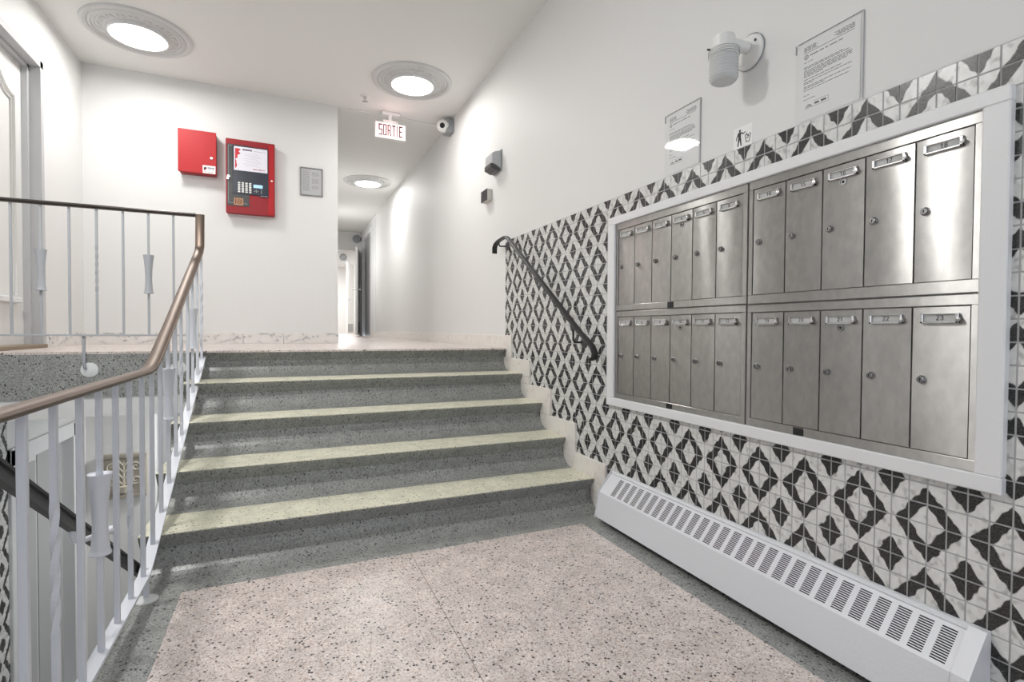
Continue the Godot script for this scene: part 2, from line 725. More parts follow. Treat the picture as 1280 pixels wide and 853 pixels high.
func tiles() -> void:
	var w: Node3D = get_node("wall_right")
	var x := XR - 0.006
	# grey bed of grout under the tiles
	var b := B.new()
	b.lim(XR - 0.0046, XR, 0.05, TTOP, -0.4, 3.724)
	put("grout", b, M["grout"], w)
	var cells := []
	for n in range(-31, 61):
		for m in range(0, 29):
			var z0 := TZ0 + TZ * n
			var y1 := TTOP - TY * m
			var zc := z0 + TZ / 2
			var yc := y1 - TY / 2
			if zc > 0.70 and zc < 2.25 and yc > 0.65 and yc < 1.54:
				continue
			if y1 < marble_top(zc) + 0.012:
				continue
			var dist := Vector3(XR, yc, -zc).distance_to(Vector3(0, 0.9911, 0))
			var hidden := zc < 0.585 or (yc < 0.24 and zc < 2.24) or (zc > 0.65 and zc < 2.28 and yc > 0.62 and yc < 1.57)
			cells.append([dist + (100.0 if hidden else 0.0), n, m])
	cells.sort_custom(func(p, q): return p[0] < q[0])
	var rest := B.new()
	for i in cells.size():
		var n: int = cells[i][1]
		var m: int = cells[i][2]
		var bb: B = B.new() if i < 300 else rest
		tile(bb, x, n, m)
		if i < 300:
			put("tile", bb, M["glazed tile"], w)
	put("tile", rest, M["glazed tile"], w).set_meta("kind", "stuff")
	# the strip of the same tile on the left wall beside the lower door
	b = B.new()
	for n in range(0, 30):
		for m in range(0, 40):
			tile(b, XL + 0.006, n + 36, m + 21, true)
	put("tile", b, M["glazed tile"], get_node("wall_left")).set_meta("kind", "stuff")


func tile(b: B, x: float, n: int, m: int, left := false) -> void:
	var g := 0.0012
	var e := 0.0012
	var s := -1.0 if not left else 1.0
	var z0 := TZ0 + TZ * n + g
	var z1 := TZ0 + TZ * (n + 1) - g
	if left:
		z0 = 4.004 - TZ * (n - 35) + g
		z1 = z0 + TZ - 2 * g
	var y1 := TTOP - TY * m - g
	var y0 := TTOP - TY * (m + 1) + g
	var lift := rng.randf_range(-0.0003, 0.0003)
	var tz := rng.randf_range(-0.0003, 0.0003)
	var ty := rng.randf_range(-0.0003, 0.0003)
	var back := x - s * 0.0045
	var p := []
	var q := []
	var uv := []
	for k in [[0, 0], [1, 0], [1, 1], [0, 1]]:
		var z := z0 + e if k[0] == 0 else z1 - e
		var y := y1 - e if k[1] == 0 else y0 + e
		p.append(V(x + s * (lift + tz * (k[0] * 2 - 1) + ty * (k[1] * 2 - 1)), y, z))
		q.append(V(back, y1 if k[1] == 0 else y0, z0 if k[0] == 0 else z1))
		uv.append(Vector2((posmod(n, 12) + lerpf(0.05, 0.95, k[0])) / 12.0, (posmod(m, 12) + lerpf(0.04, 0.96, k[1])) / 12.0))
	b.face(p, Vector3(s, 0, 0), uv)
	for k in 4:
		var j := (k + 1) % 4
		var nn: Vector3 = [Vector3(0, 1, 0), Vector3(0, 0, -1), Vector3(0, -1, 0), Vector3(0, 0, 1)][k]
		b.face([p[k], p[j], q[j], q[k]], (nn + Vector3(s, 0, 0)).normalized(), [uv[k], uv[j], uv[j], uv[k]])


func skirtings() -> void:
	var x0 := 1.58
	# stepped marble against the right wall
	var o := Node3D.new()
	o.name = "baseboard_right"
	o.set_meta("kind", "structure")
	add_child(o)
	var g := 0.0015
	for i in [1, 2, 3, 4]:
		var z: float = Z1 + TREAD * (i - 1)
		var h: float = R * i
		var b := B.new()
		b.lim(x0, XR, h - 0.02, h + 0.098, z - 0.108 + g, z + TREAD + 0.035, 0.001)
		put("marble_slab", b, M["warm marble"] if i == 1 else M["warm marble"], o)
		b = B.new()
		b.lim(x0, XR, h - R + 0.098 + g, h - 0.02 - g, z - 0.108 + g, z + 0.04, 0.001)
		put("marble_slab", b, M["warm marble"], o)
	var b0 := B.new()
	b0.lim(x0, XR, 0.0, 0.098, 2.315, Z1 + 0.035, 0.001)
	put("marble_slab", b0, M["warm marble"], o)
	for k in 6:
		var b := B.new()
		var a := 3.69 + k * 1.15
		if k == 0:
			b.lim(x0, XR, R * 4 + 0.1, LAND + 0.1, 3.575 + g, 3.69, 0.001)
			put("marble_slab", b, M["warm marble"], o)
			b = B.new()
		b.lim(x0, XR, LAND, LAND + 0.1, a + g, minf(a + 1.15, 10.5) - g, 0.001)
		put("marble_slab", b, M["warm marble"], o)
	# marble foot of the wall that carries the alarm boxes
	o = Node3D.new()
	o.name = "baseboard_back"
	o.set_meta("kind", "structure")
	add_child(o)
	var cuts := [-1.505, -0.98, -0.34, 0.0, 0.495]
	for k in 4:
		var b := B.new()
		b.lim(cuts[k] + g, cuts[k + 1] - g, LAND, LAND + 0.1, ZB - 0.012, ZB, 0.001)
		put("marble_slab", b, M["white marble"], o)
	o = Node3D.new()
	o.name = "baseboard_left"
	o.set_meta("kind", "structure")
	add_child(o)
	var b := B.new()
	b.lim(XL, XL + 0.015, LAND, LAND + 0.1, 4.63, ZB - 0.013, 0.001)
	put("marble_slab", b, M["white marble"], o)
	b = B.new()
	b.lim(XL - 0.09, XL + 0.025, LAND, LAND + 0.025, 3.5, 4.54, 0.003)
	put("door_sill", b, M["wood sill"], o)


func doors() -> void:
	# upper left door: grey frame in the wall, a moulded leaf set back in it
	var x := XL - 0.095
	var b := B.new()
	b.lim(x - 0.05, x, LAND, 2.80, 3.46, 4.585)
	var d := struct("door", b, M["door paint"])
	d.name = "door_1"
	b = B.new()
	for s in [[4.545, 4.59], [3.45, 3.495]]:
		b.lim(x - 0.06, XL + 0.001, LAND, 2.8095, s[0], s[1] - 0.0005)
	b.lim(x - 0.06, XL + 0.001, 2.765, 2.8095, 3.4505, 4.5895)
	b.lim(x - 0.02, x + 0.035, LAND, 2.77, 4.52, 4.548, 0.002)
	b.lim(x - 0.02, x + 0.035, 2.745, 2.77, 3.49, 4.548, 0.002)
	put("frame", b, M["jamb grey"], d)
	# raised moulding of the arched upper panel
	var path := []
	var z1 := 4.40
	var z0 := 3.64
	var zm := (z0 + z1) / 2
	path.append(V(x + 0.004, 1.2, z1))
	path.append(V(x + 0.004, 2.5, z1))
	for k in 17:
		var q := k / 16.0
		var z := lerpf(z1 - 0.03, z0 + 0.03, q)
		path.append(V(x + 0.004, 2.5 + 0.20 * (0.5 - 0.5 * cos(TAU * q)), z))
	path.append(V(x + 0.004, 2.5, z0))
	path.append(V(x + 0.004, 1.2, z0))
	b = B.new()
	b.rod(path, 0.012, 6)
	put("panel_moulding", b, M["door paint"], d)
	b = B.new()
	var inner := []
	for q in path:
		inner.append(Vector3(q.x, lerpf(q.y, 1.8, 0.045), lerpf(q.z, -zm, 0.10)))
	b.rod(inner, 0.007, 6)
	put("panel_moulding", b, M["door paint"], d)
	b = B.new()
	b.lim(x, x + 0.035, 1.15, 1.19, 3.5, 4.42, 0.006)
	put("ledge", b, M["gloss white"], d)
	# lower door in the stairwell's left wall
	x = XL - 0.06
	b = B.new()
	b.lim(x - 0.04, x, -2.05, 0.2, 4.07, 5.04)
	d = struct("door", b, M["door paint"])
	d.name = "door_2"
	b = B.new()
	b.lim(x, x + 0.006, -1.9, 0.08, 4.42, 4.55, 0.002)
	put("door_panel", b, M["grey door"], d)
	b = B.new()
	b.lim(x, x + 0.006, -1.9, 0.12, 4.58, 5.0, 0.002)
	put("door_panel", b, M["grey door"], d)
	b = B.new()
	b.lim(x - 0.03, XL + 0.02, -2.1, 0.26, 5.02, 5.13, 0.004)
	b.lim(x - 0.03, XL + 0.02, -2.1, 0.26, 4.01, 4.12, 0.004)
	b.lim(x - 0.03, XL + 0.02, 0.15, 0.26, 4.01, 5.13, 0.004)
	b.lim(XL + 0.02, XL + 0.028, 0.252, 0.264, 4.005, 5.135)
	put("frame", b, M["gloss white"], d)


func far_corridor() -> void:
	var wp: Material = M["white wall paint"]
	# the doorway at the corridor's end and the rooms beyond
	var b := B.new()
	b.lim(0.34, 1.78, 2.75, 3.4, 12.0, 12.15)
	b.lim(1.56, 1.78, 0.5, 2.75, 12.0, 12.15)
	b.lim(0.34, 0.62, 0.5, 2.75, 12.0, 12.15)
	struct("wall_end", b, wp)
	b = B.new()
	b.lim(0.2, 0.34, 0.5, 3.4, 12.0, 20.0)
	b.lim(3.0, 3.15, 0.5, 3.4, 12.15, 20.0)
	b.lim(0.2, 3.15, 0.5, 3.4, 20.0, 20.15)
	b.lim(1.78, 3.0, 0.5, 3.4, 12.0, 12.15)
	b.lim(0.34, 3.0, 2.93, 3.4, 16.0, 16.12)
	b.lim(1.93, 3.0, 0.5, 2.93, 16.0, 16.12)
	struct("wall_end", b, wp)
	b = B.new()
	b.lim(0.2, 3.15, 3.3, 3.45, 12.0, 20.15)
	struct("ceiling", b, M["white ceiling paint"])
	b = B.new()
	b.lim(0.2, 3.15, 0.6, LAND - 0.002, 12.0, 20.15)
	struct("floor", b, M["pink terrazzo"])
	# grey door in the right wall near the end, with a white casing
	b = B.new()
	b.lim(XR + 0.04, XR + 0.09, LAND, 2.93, 10.62, 11.68)
	var d := struct("door", b, M["grey door"])
	d.name = "door_3"
	b = B.new()
	b.lim(XR - 0.012, XR + 0.1, LAND, CEIL - 0.01, 9.98, 10.62, 0.005)
	b.lim(XR - 0.03, XR + 0.1, LAND, 3.02, 11.68, 11.8, 0.005)
	b.lim(XR - 0.03, XR + 0.1, 2.93, 3.02, 10.5, 11.8, 0.005)
	put("frame", b, M["gloss white"], d)
	# open door leaves
	var spots := [[1.555, 11.99, 1.40, 11.2, 2.72, "door_4"], [1.89, 15.99, 1.64, 15.2, 2.9, "door_5"]]
	for s in spots:
		var a := V(s[0], 0, s[1])
		var c := V(s[2], 0, s[3])
		var along := (c - a).normalized()
		var t := Basis(along, Vector3.UP, along.cross(Vector3.UP))
		var w := a.distance_to(c)
		b = B.new()
		b.box((a + c) / 2 + Vector3(0, (s[4] + LAND + 0.02) / 2, 0), Vector3(w, s[4] - LAND - 0.02, 0.045), 0.003, t)
		d = struct("door", b, M["door paint"])
		d.name = s[5]
		b = B.new()
		var k := a.lerp(c, 0.92) + Vector3(0, LAND + 0.98, 0)
		b.rod([k - t.z * 0.08, k + t.z * 0.08], 0.012)
		b.rod([k - t.z * 0.075, k - t.z * 0.075 - along * 0.1], 0.012)
		b.rod([k + t.z * 0.075, k + t.z * 0.075 - along * 0.1], 0.012)
		put("handle", b, M["chrome"], d)
		b = B.new()
		b.box((a + c) / 2 + Vector3(0, LAND + 0.18, 0), Vector3(w * 0.94, 0.24, 0.05), 0.002, t)
		put("kick_plate", b, M["lock metal"], d)
	# round alarm bells over the two doorways
	b = B.new()
	b.lathe([Vector2(0, 0.05), Vector2(0.07, 0.045), Vector2(0.09, 0.02), Vector2(0.09, 0)], Transform3D(Basis(Vector3(1, 0, 0), Vector3(0, 0, 1), Vector3(0, -1, 0)), V(1.5, 3.02, 12.0)), 20)
	tag(put("alarm_bell", b, M["plastic grey"]), "grey round bell high on the wall over the nearer corridor doorway", "bell")
	b = B.new()
	b.lathe([Vector2(0, 0.05), Vector2(0.07, 0.045), Vector2(0.1, 0.02), Vector2(0.1, 0)], Transform3D(Basis(Vector3(1, 0, 0), Vector3(0, 0, 1), Vector3(0, -1, 0)), V(1.62, 3.13, 16.0)), 20)
	tag(put("alarm_bell", b, M["plastic grey"]), "small grey round bell over the farther doorway, seen through the first", "bell")


func lower_level() -> void:
	var wp: Material = M["white wall paint"]
	var b := B.new()
	b.lim(-0.56, -0.53, -2.2, -0.2, -0.5, 4.4)
	b.lim(-0.56, 0.5, -2.2, 0.0, 4.4, 4.5)
	struct("wall_stairwell", b, wp)
	b = B.new()
	b.lim(XL, -0.62, -2.2, -0.2, 0.86, 1.0)
	struct("wall_stairwell", b, wp)
	b = B.new()
	b.lim(XL, 0.6, -2.2, -1.88, 4.46, 6.7)
	struct("floor", b, M["grey terrazzo"])
	b = B.new()
	b.lim(-1.04, 0.6, -1.88, 0.6, 6.4, 6.6)
	b.lim(0.4, 0.6, -1.88, 0.6, 4.5, 6.4)
	b.lim(-1.2, -1.04, -1.88, 0.6, 5.49, 6.6)
	struct("wall_passage", b, M["jamb grey"])
	b = B.new()
	b.lim(-0.97, -0.5, -1.88, 0.35, 6.34, 6.4, 0.004)
	var d := struct("door", b, M["dark passage"])
	d.name = "door_6"
	b = B.new()
	b.lathe([Vector2(0, 0.05), Vector2(0.025, 0.045), Vector2(0.03, 0.03), Vector2(0.012, 0.02), Vector2(0.012, 0)], Transform3D(Basis(Vector3(1, 0, 0), Vector3(0, 0, 1), Vector3(0, -1, 0)), V(-0.9, -0.9, 6.34)), 12)
	put("handle", b, M["lock metal"], d)
	var t := thing("lower_staircase", "grey terrazzo stairs going down on the left behind the white railing", "stairs", V(-1.06, -1.88, 2.9))
	for i in 11:
		b = B.new()
		var z := 1.0 + i * TREAD
		var y := -R * i
		b.lim(XL + 0.03, -0.625, y - R - 0.05, y - R, z, z + TREAD + 0.02, 0.003)
		b.lim(XL + 0.03, -0.625, y - R, y, z - 0.03, z, 0.003)
		put("step", b, M["grey terrazzo"], t)
	b = B.new()
	var sl := (V(0, -R * 11, 1.0 + 11 * TREAD) - V(0, 0, 1.0)).normalized()
	b.box(V(XL + 0.016, -R * 5.5 + 0.12, 1.0 + 5.5 * TREAD), Vector3(0.02, 0.18, 4.0), 0.003, Basis(Vector3(1, 0, 0), sl.cross(Vector3(1, 0, 0)) * -1.0, -sl))
	put("side_skirt", b, M["wood sill"], get_node("baseboard_left"))
	# flat handrail along the stairwell's right-hand wall
	t = thing("stairwell_handrail", "dark flat handrail sloping down the stairwell behind the white railing", "handrail", V(-0.54, 0.0, 2.0))
	b = B.new()
	var sec := [Vector2(0.009, 0.0135), Vector2(0.009, -0.0135), Vector2(-0.009, -0.0135), Vector2(-0.009, 0.0135)]
	var px := -0.54
	b.sweep(sec, [V(px, 0.90, 1.05), V(px, 0.682, 1.405), V(px, 0.060, 2.404), V(px, -0.26, 2.92)], Vector3.RIGHT)
	put("rail", b, M["grey iron"], t)
	b = B.new()
	b.sweep([Vector2(0.016, 0.004), Vector2(0.016, -0.004), Vector2(-0.016, -0.004), Vector2(-0.016, 0.004)], [V(px, 0.919, 1.05), V(px, 0.701, 1.405), V(px, 0.079, 2.404), V(px, -0.241, 2.92)], Vector3.RIGHT)
	put("rail_cap", b, M["black iron"], t)
	b = B.new()
	b.rod([V(px, 0.46, 1.80), V(px, 0.412, 1.80), V(px + 0.004, 0.396, 1.802), V(px + 0.018, 0.39, 1.808), V(-0.468, 0.387, 1.882)], 0.0085)
	b.lathe([Vector2(0.012, 0), Vector2(0.012, 0.012), Vector2(0, 0.012)], Transform3D(Basis(Vector3(0, 1, 0), Vector3(-1, 0, 0), Vector3(0, 0, 1)), V(-0.468, 0.387, 1.882)), 14)
	put("bracket", b, M["railing white"], t)


func lamp(x: float, z: float, label: String, group := "round ceiling lamps", y := CEIL, power := 1.0) -> void:
	var t := thing("ceiling_lamp", label, "ceiling lamp", V(x, y, z), group)
	var down := Transform3D(Basis(Vector3(1, 0, 0), Vector3(0, -1, 0), Vector3(0, 0, -1)), V(x, y, z))
	var b := B.new()
	b.lathe([Vector2(0.345, 0), Vector2(0.342, 0.014), Vector2(0.325, 0.02), Vector2(0.305, 0.016), Vector2(0.298, 0.008), Vector2(0.29, 0.016), Vector2(0.28, 0.02), Vector2(0.272, 0.01), Vector2(0.262, 0.016), Vector2(0.252, 0.01), Vector2(0.2, 0.02), Vector2(0.17, 0.02)], down, 48)
	# leaf-like swellings round the inner ring
	for k in 36:
		var a := TAU * k / 36
		var c := V(x + cos(a) * 0.225, y - 0.016, z + sin(a) * 0.225)
		b.box(c, Vector3(0.035, 0.008, 0.014), 0.003, Basis(Vector3.UP, a + (0.5 if k % 2 else -0.5)))
	put("medallion", b, M["plaster medallion"], t)
	b = B.new()
	b.lathe([Vector2(0.19, 0.0), Vector2(0.19, 0.04), Vector2(0.183, 0.046), Vector2(0.178, 0.044)], down, 48)
	put("rim", b, M["gloss white"], t)
	b = B.new()
	b.lathe([Vector2(0.178, 0.042), Vector2(0.12, 0.045), Vector2(0, 0.046)], down, 48)
	put("diffuser", b, M["lamp glow"], t)
	var l := AreaLight3D.new()
	l.name = "lamp_light"
	l.area_size = Vector2(0.3, 0.3)
	l.light_energy = 1.0 * power
	l.light_color = Color(1, 0.995, 0.985)
	l.area_range = 30.0
	l.area_attenuation = 2.0
	l.shadow_enabled = true
	l.rotation = Vector3(-PI / 2, 0, 0)
	l.position = Vector3(0, -0.055, 0)
	t.add_child(l)


func sconce(x: float, y: float, z: float) -> void:
	var t := thing("wall_sconce", "white drum wall lamp on the corridor's left wall, behind the corner", "wall lamp", V(x, y, z))
	var out := Transform3D(Basis(Vector3(0, -1, 0), Vector3(1, 0, 0), Vector3(0, 0, 1)), V(x, y, z))
	var b := B.new()
	b.lathe([Vector2(0.16, 0), Vector2(0.16, 0.04), Vector2(0.15, 0.046), Vector2(0.145, 0.044)], out, 32)
	put("rim", b, M["gloss white"], t)
	b = B.new()
	b.lathe([Vector2(0.145, 0.042), Vector2(0.1, 0.045), Vector2(0, 0.046)], out, 32)
	put("diffuser", b, M["lamp glow"], t)
	var l := AreaLight3D.new()
	l.name = "lamp_light"
	l.area_size = Vector2(0.25, 0.25)
	l.light_energy = 0.5
	l.light_color = Color(1, 0.995, 0.985)
	l.area_range = 30.0
	l.area_attenuation = 2.0
	l.shadow_enabled = true
	l.rotation = Vector3(0, -PI / 2, 0)
	l.position = Vector3(0.055, 0, 0)
	t.add_child(l)


func lamps() -> void:
	sconce(0.49, 2.4, 10.0)
	lamp(-0.97, 4.626, "round white ceiling lamp in a plaster medallion over the landing, above the red boxes", "round ceiling lamps", CEIL, 0.8)
	lamp(1.04, 4.53, "round white ceiling lamp in a plaster medallion just before the exit sign", "round ceiling lamps", CEIL, 0.65)
	lamp(1.14, 7.83, "farthest and smallest round ceiling lamp in sight, beyond the exit sign", "round ceiling lamps", CEIL, 1.0)
	lamp(-0.95, 2.25, "round ceiling lamp over the entrance floor near the left wall", "entrance ceiling lamps", CEIL, 2.4)
	lamp(0.4, -0.9, "round ceiling lamp just inside the glazed entrance", "entrance ceiling lamps", CEIL, 0.25)
	lamp(-0.2, 4.95, "round ceiling lamp out of sight under the landing, lighting the lower stairs", "", 0.6, 1.2)
	lamp(1.7, 14.0, "round ceiling lamp in the room between the two far doorways", "lamps beyond the corridor", 3.3, 4.0)
	lamp(1.7, 18.0, "round ceiling lamp in the last room behind both doorways", "lamps beyond the corridor", 3.3, 4.0)


func bank(where: String, z1: float, z0: float, y0: float, y1: float, count: int, first: int, lock_y: float, master: int, tab: bool, rails: Array) -> void:
	var xf := 1.583
	var t := thing("mailbox_bank", where, "mailboxes", V(1.59, y0, (z0 + z1) / 2), "steel mailbox banks in the white frame")
	var b := B.new()
	b.lim(XR - 0.004, XR + 0.0, y0 + 0.004, y1 - 0.004, z0 + 0.004, z1 - 0.004)
	put("backing", b, M["dark"], t)
	b = B.new()
	var top: float = rails[0]
	var bot: float = rails[1]
	var far: float = rails[2]
	var near: float = rails[3]
	b.lim(xf, XR - 0.004, y1 - top, y1, z0, z1, 0.0015)
	b.lim(xf, XR - 0.004, y0, y0 + bot, z0, z1, 0.0015)
	b.lim(xf, XR - 0.004, y0 + bot, y1 - top, z1 - far, z1, 0.0015)
	b.lim(xf, XR - 0.004, y0 + bot, y1 - top, z0, z0 + near, 0.0015)
	put("frame", b, M["steel frame"], t)
	var dz := (z1 - far - z0 - near) / count
	for k in count:
		var a := z1 - far - dz * (k + 1) + 0.0022
		var c := z1 - far - dz * k - 0.0022
		var yb := y0 + bot + 0.002
		var yt := y1 - top - 0.003
		b = B.new()
		# a sheet with a slight bow of its own, so that each door mirrors the room differently
		var nx := 6
		var ny := 14
		var bow := rng.randf_range(-0.0006, 0.0015)
		var tw := rng.randf_range(-0.0012, 0.0012)
		var off := Vector2(rng.randf(), rng.randf())
		var xd := xf + 0.003
		var pos := func(i: float, j: float) -> Vector3:
			var p := i / nx
			var q := j / ny
			return V(xd - bow * 4.0 * p * (1 - p) - tw * (p - 0.5) * (q - 0.5) - 0.0006 * sin(q * 5.0 + off.x * 6.0) * (p - 0.5), lerpf(yb, yt, q), lerpf(c, a, p))
		for i in nx:
			for j in ny:
				var ps := []
				var nn := []
				var us := []
				for e in [[0, 0], [1, 0], [1, 1], [0, 1]]:
					var p := float(i + e[0])
					var q := float(j + e[1])
					ps.append(pos.call(p, q))
					var dp: Vector3 = pos.call(p + 0.05, q) - pos.call(p - 0.05, q)
					var dq: Vector3 = pos.call(p, q + 0.05) - pos.call(p, q - 0.05)
					var nrm := dp.cross(dq).normalized()
					nn.append(nrm if nrm.x < 0 else -nrm)
					us.append(Vector2(lerpf(c, a, p / nx) + off.x, lerpf(yb, yt, q / ny) + off.y))
				b.tri([ps[0], ps[1], ps[2]], [nn[0], nn[1], nn[2]], [us[0], us[1], us[2]])
				b.tri([ps[0], ps[2], ps[3]], [nn[0], nn[2], nn[3]], [us[0], us[2], us[3]])
		b.lim(xd + 0.0005, XR - 0.004, yb, yt, a, c)
		var d := put("mailbox_door", b, M["brushed steel"], t)
		# card holder
		var w := dz * 0.33
		var zc := (a + c) / 2
		var yc := yt - 0.029
		b = B.new()
		b.lim(xd - 0.010, xd - 0.001, yc - 0.014, yc - 0.009, zc - w, zc + w, 0.001)
		b.lim(xd - 0.008, xd - 0.001, yc + 0.009, yc + 0.012, zc - w, zc + w, 0.001)
		b.lim(xd - 0.010, xd - 0.001, yc - 0.014, yc + 0.011, zc + w - 0.007, zc + w, 0.001)
		b.lim(xd - 0.010, xd - 0.001, yc - 0.014, yc + 0.011, zc - w, zc - w + 0.007, 0.001)
		b.lathe([Vector2(0.006, 0), Vector2(0.006, 0.012), Vector2(0.0, 0.013)], Transform3D(Basis(Vector3(0, 1, 0), Vector3(-1, 0, 0), Vector3(0, 0, 1)), V(xd - 0.001, yc - 0.004, zc - w)), 8)
		put("card_holder", b, M["chrome"], d)
		b = B.new()
		b.lim(xd - 0.003, xd, yc - 0.009, yc + 0.009, zc - w + 0.006, zc + w - 0.006)
		put("name_card", b, M["card"], d)
		if first > 0:
			var tm := TextMesh.new()
			var sf := SystemFont.new()
			sf.font_names = PackedStringArray(["Droid Sans"])
			tm.font = sf
			tm.text = str(first + k)
			tm.font_size = 32
			tm.pixel_size = 0.00052
			tm.depth = 0.0006
			var o := put("number", tm, M["ink"], d)
			o.position += V(xd - 0.0036, yc, zc)
			o.rotation.y = -PI / 2
		# cylinder lock
		b = B.new()
		var lt := Transform3D(Basis(Vector3(0, 1, 0), Vector3(-1, 0, 0), Vector3(0, 0, 1)), V(xd, lock_y, c - 0.024))
		b.lathe([Vector2(0.0115, 0), Vector2(0.0115, 0.002), Vector2(0.009, 0.004), Vector2(0.009, 0.009), Vector2(0.0075, 0.0105), Vector2(0.0, 0.0105)], lt, 16)
		put("lock", b, M["lock metal"], d)
		b = B.new()
		b.box(V(xd - 0.0107, lock_y, c - 0.024), Vector3(0.0006, 0.008, 0.0024))
		put("keyhole", b, M["recess black"], d)
		if k == master:
			b = B.new()
			lt.origin = V(xd, yt - 0.054, zc)
			b.lathe([Vector2(0.0115, 0), Vector2(0.0115, 0.0025), Vector2(0.0085, 0.0025), Vector2(0.0085, 0.001), Vector2(0, 0.001)], lt, 18)
			put("service_lock", b, M["lock metal"], d)
			b = B.new()
			b.lathe([Vector2(0.004, 0.001), Vector2(0.004, 0.002), Vector2(0, 0.002)], lt, 10)
			put("keyhole", b, M["recess black"], d)
	if tab:
		var zt := z1 - far - dz * (master + 0.02 if count == 6 else master - 0.52)
		b = B.new()
		b.lim(xf - 0.002, xf, y0 + 0.002, y0 + bot - 0.002, zt - 0.018, zt + 0.018)
		put("latch_slot", b, M["dark"], t)


func mailboxes() -> void:
	# white painted boards round the mailboxes
	var o := Node3D.new()
	o.name = "trim_1"
	o.set_meta("kind", "structure")
	add_child(o)
	var specs := [[1.545, 1.585, 0.645, 2.30], [0.600, 0.642, 0.645, 2.30], [0.642, 1.545, 2.240, 2.30], [0.642, 1.545, 0.645, 0.700]]
	for s in specs:
		var b := B.new()
		b.lim(1.572, XR - 0.002, s[0], s[1], s[2], s[3], 0.003)
		put("board", b, M["painted wood"], o)
	bank("upper left steel mailbox bank of six narrow doors", 2.240, 1.408, 1.096, 1.545, 6, 1, 1.319, 3, true, [0.032, 0.03, 0.022, 0.022])
	bank("lower left steel mailbox bank of six narrow doors", 2.240, 1.408, 0.642, 1.092, 6, 7, 0.866, 3, true, [0.027, 0.027, 0.022, 0.022])
	bank("upper right steel mailbox bank of five doors mirroring a bright band", 1.402, 0.700, 1.094, 1.545, 5, 14, 1.319, 2, false, [0.030, 0.033, 0.018, 0.018])
	bank("lower right steel mailbox bank of five doors numbered 19 to 23", 1.402, 0.700, 0.642, 1.090, 5, 19, 0.865, 2, true, [0.027, 0.029, 0.018, 0.018])


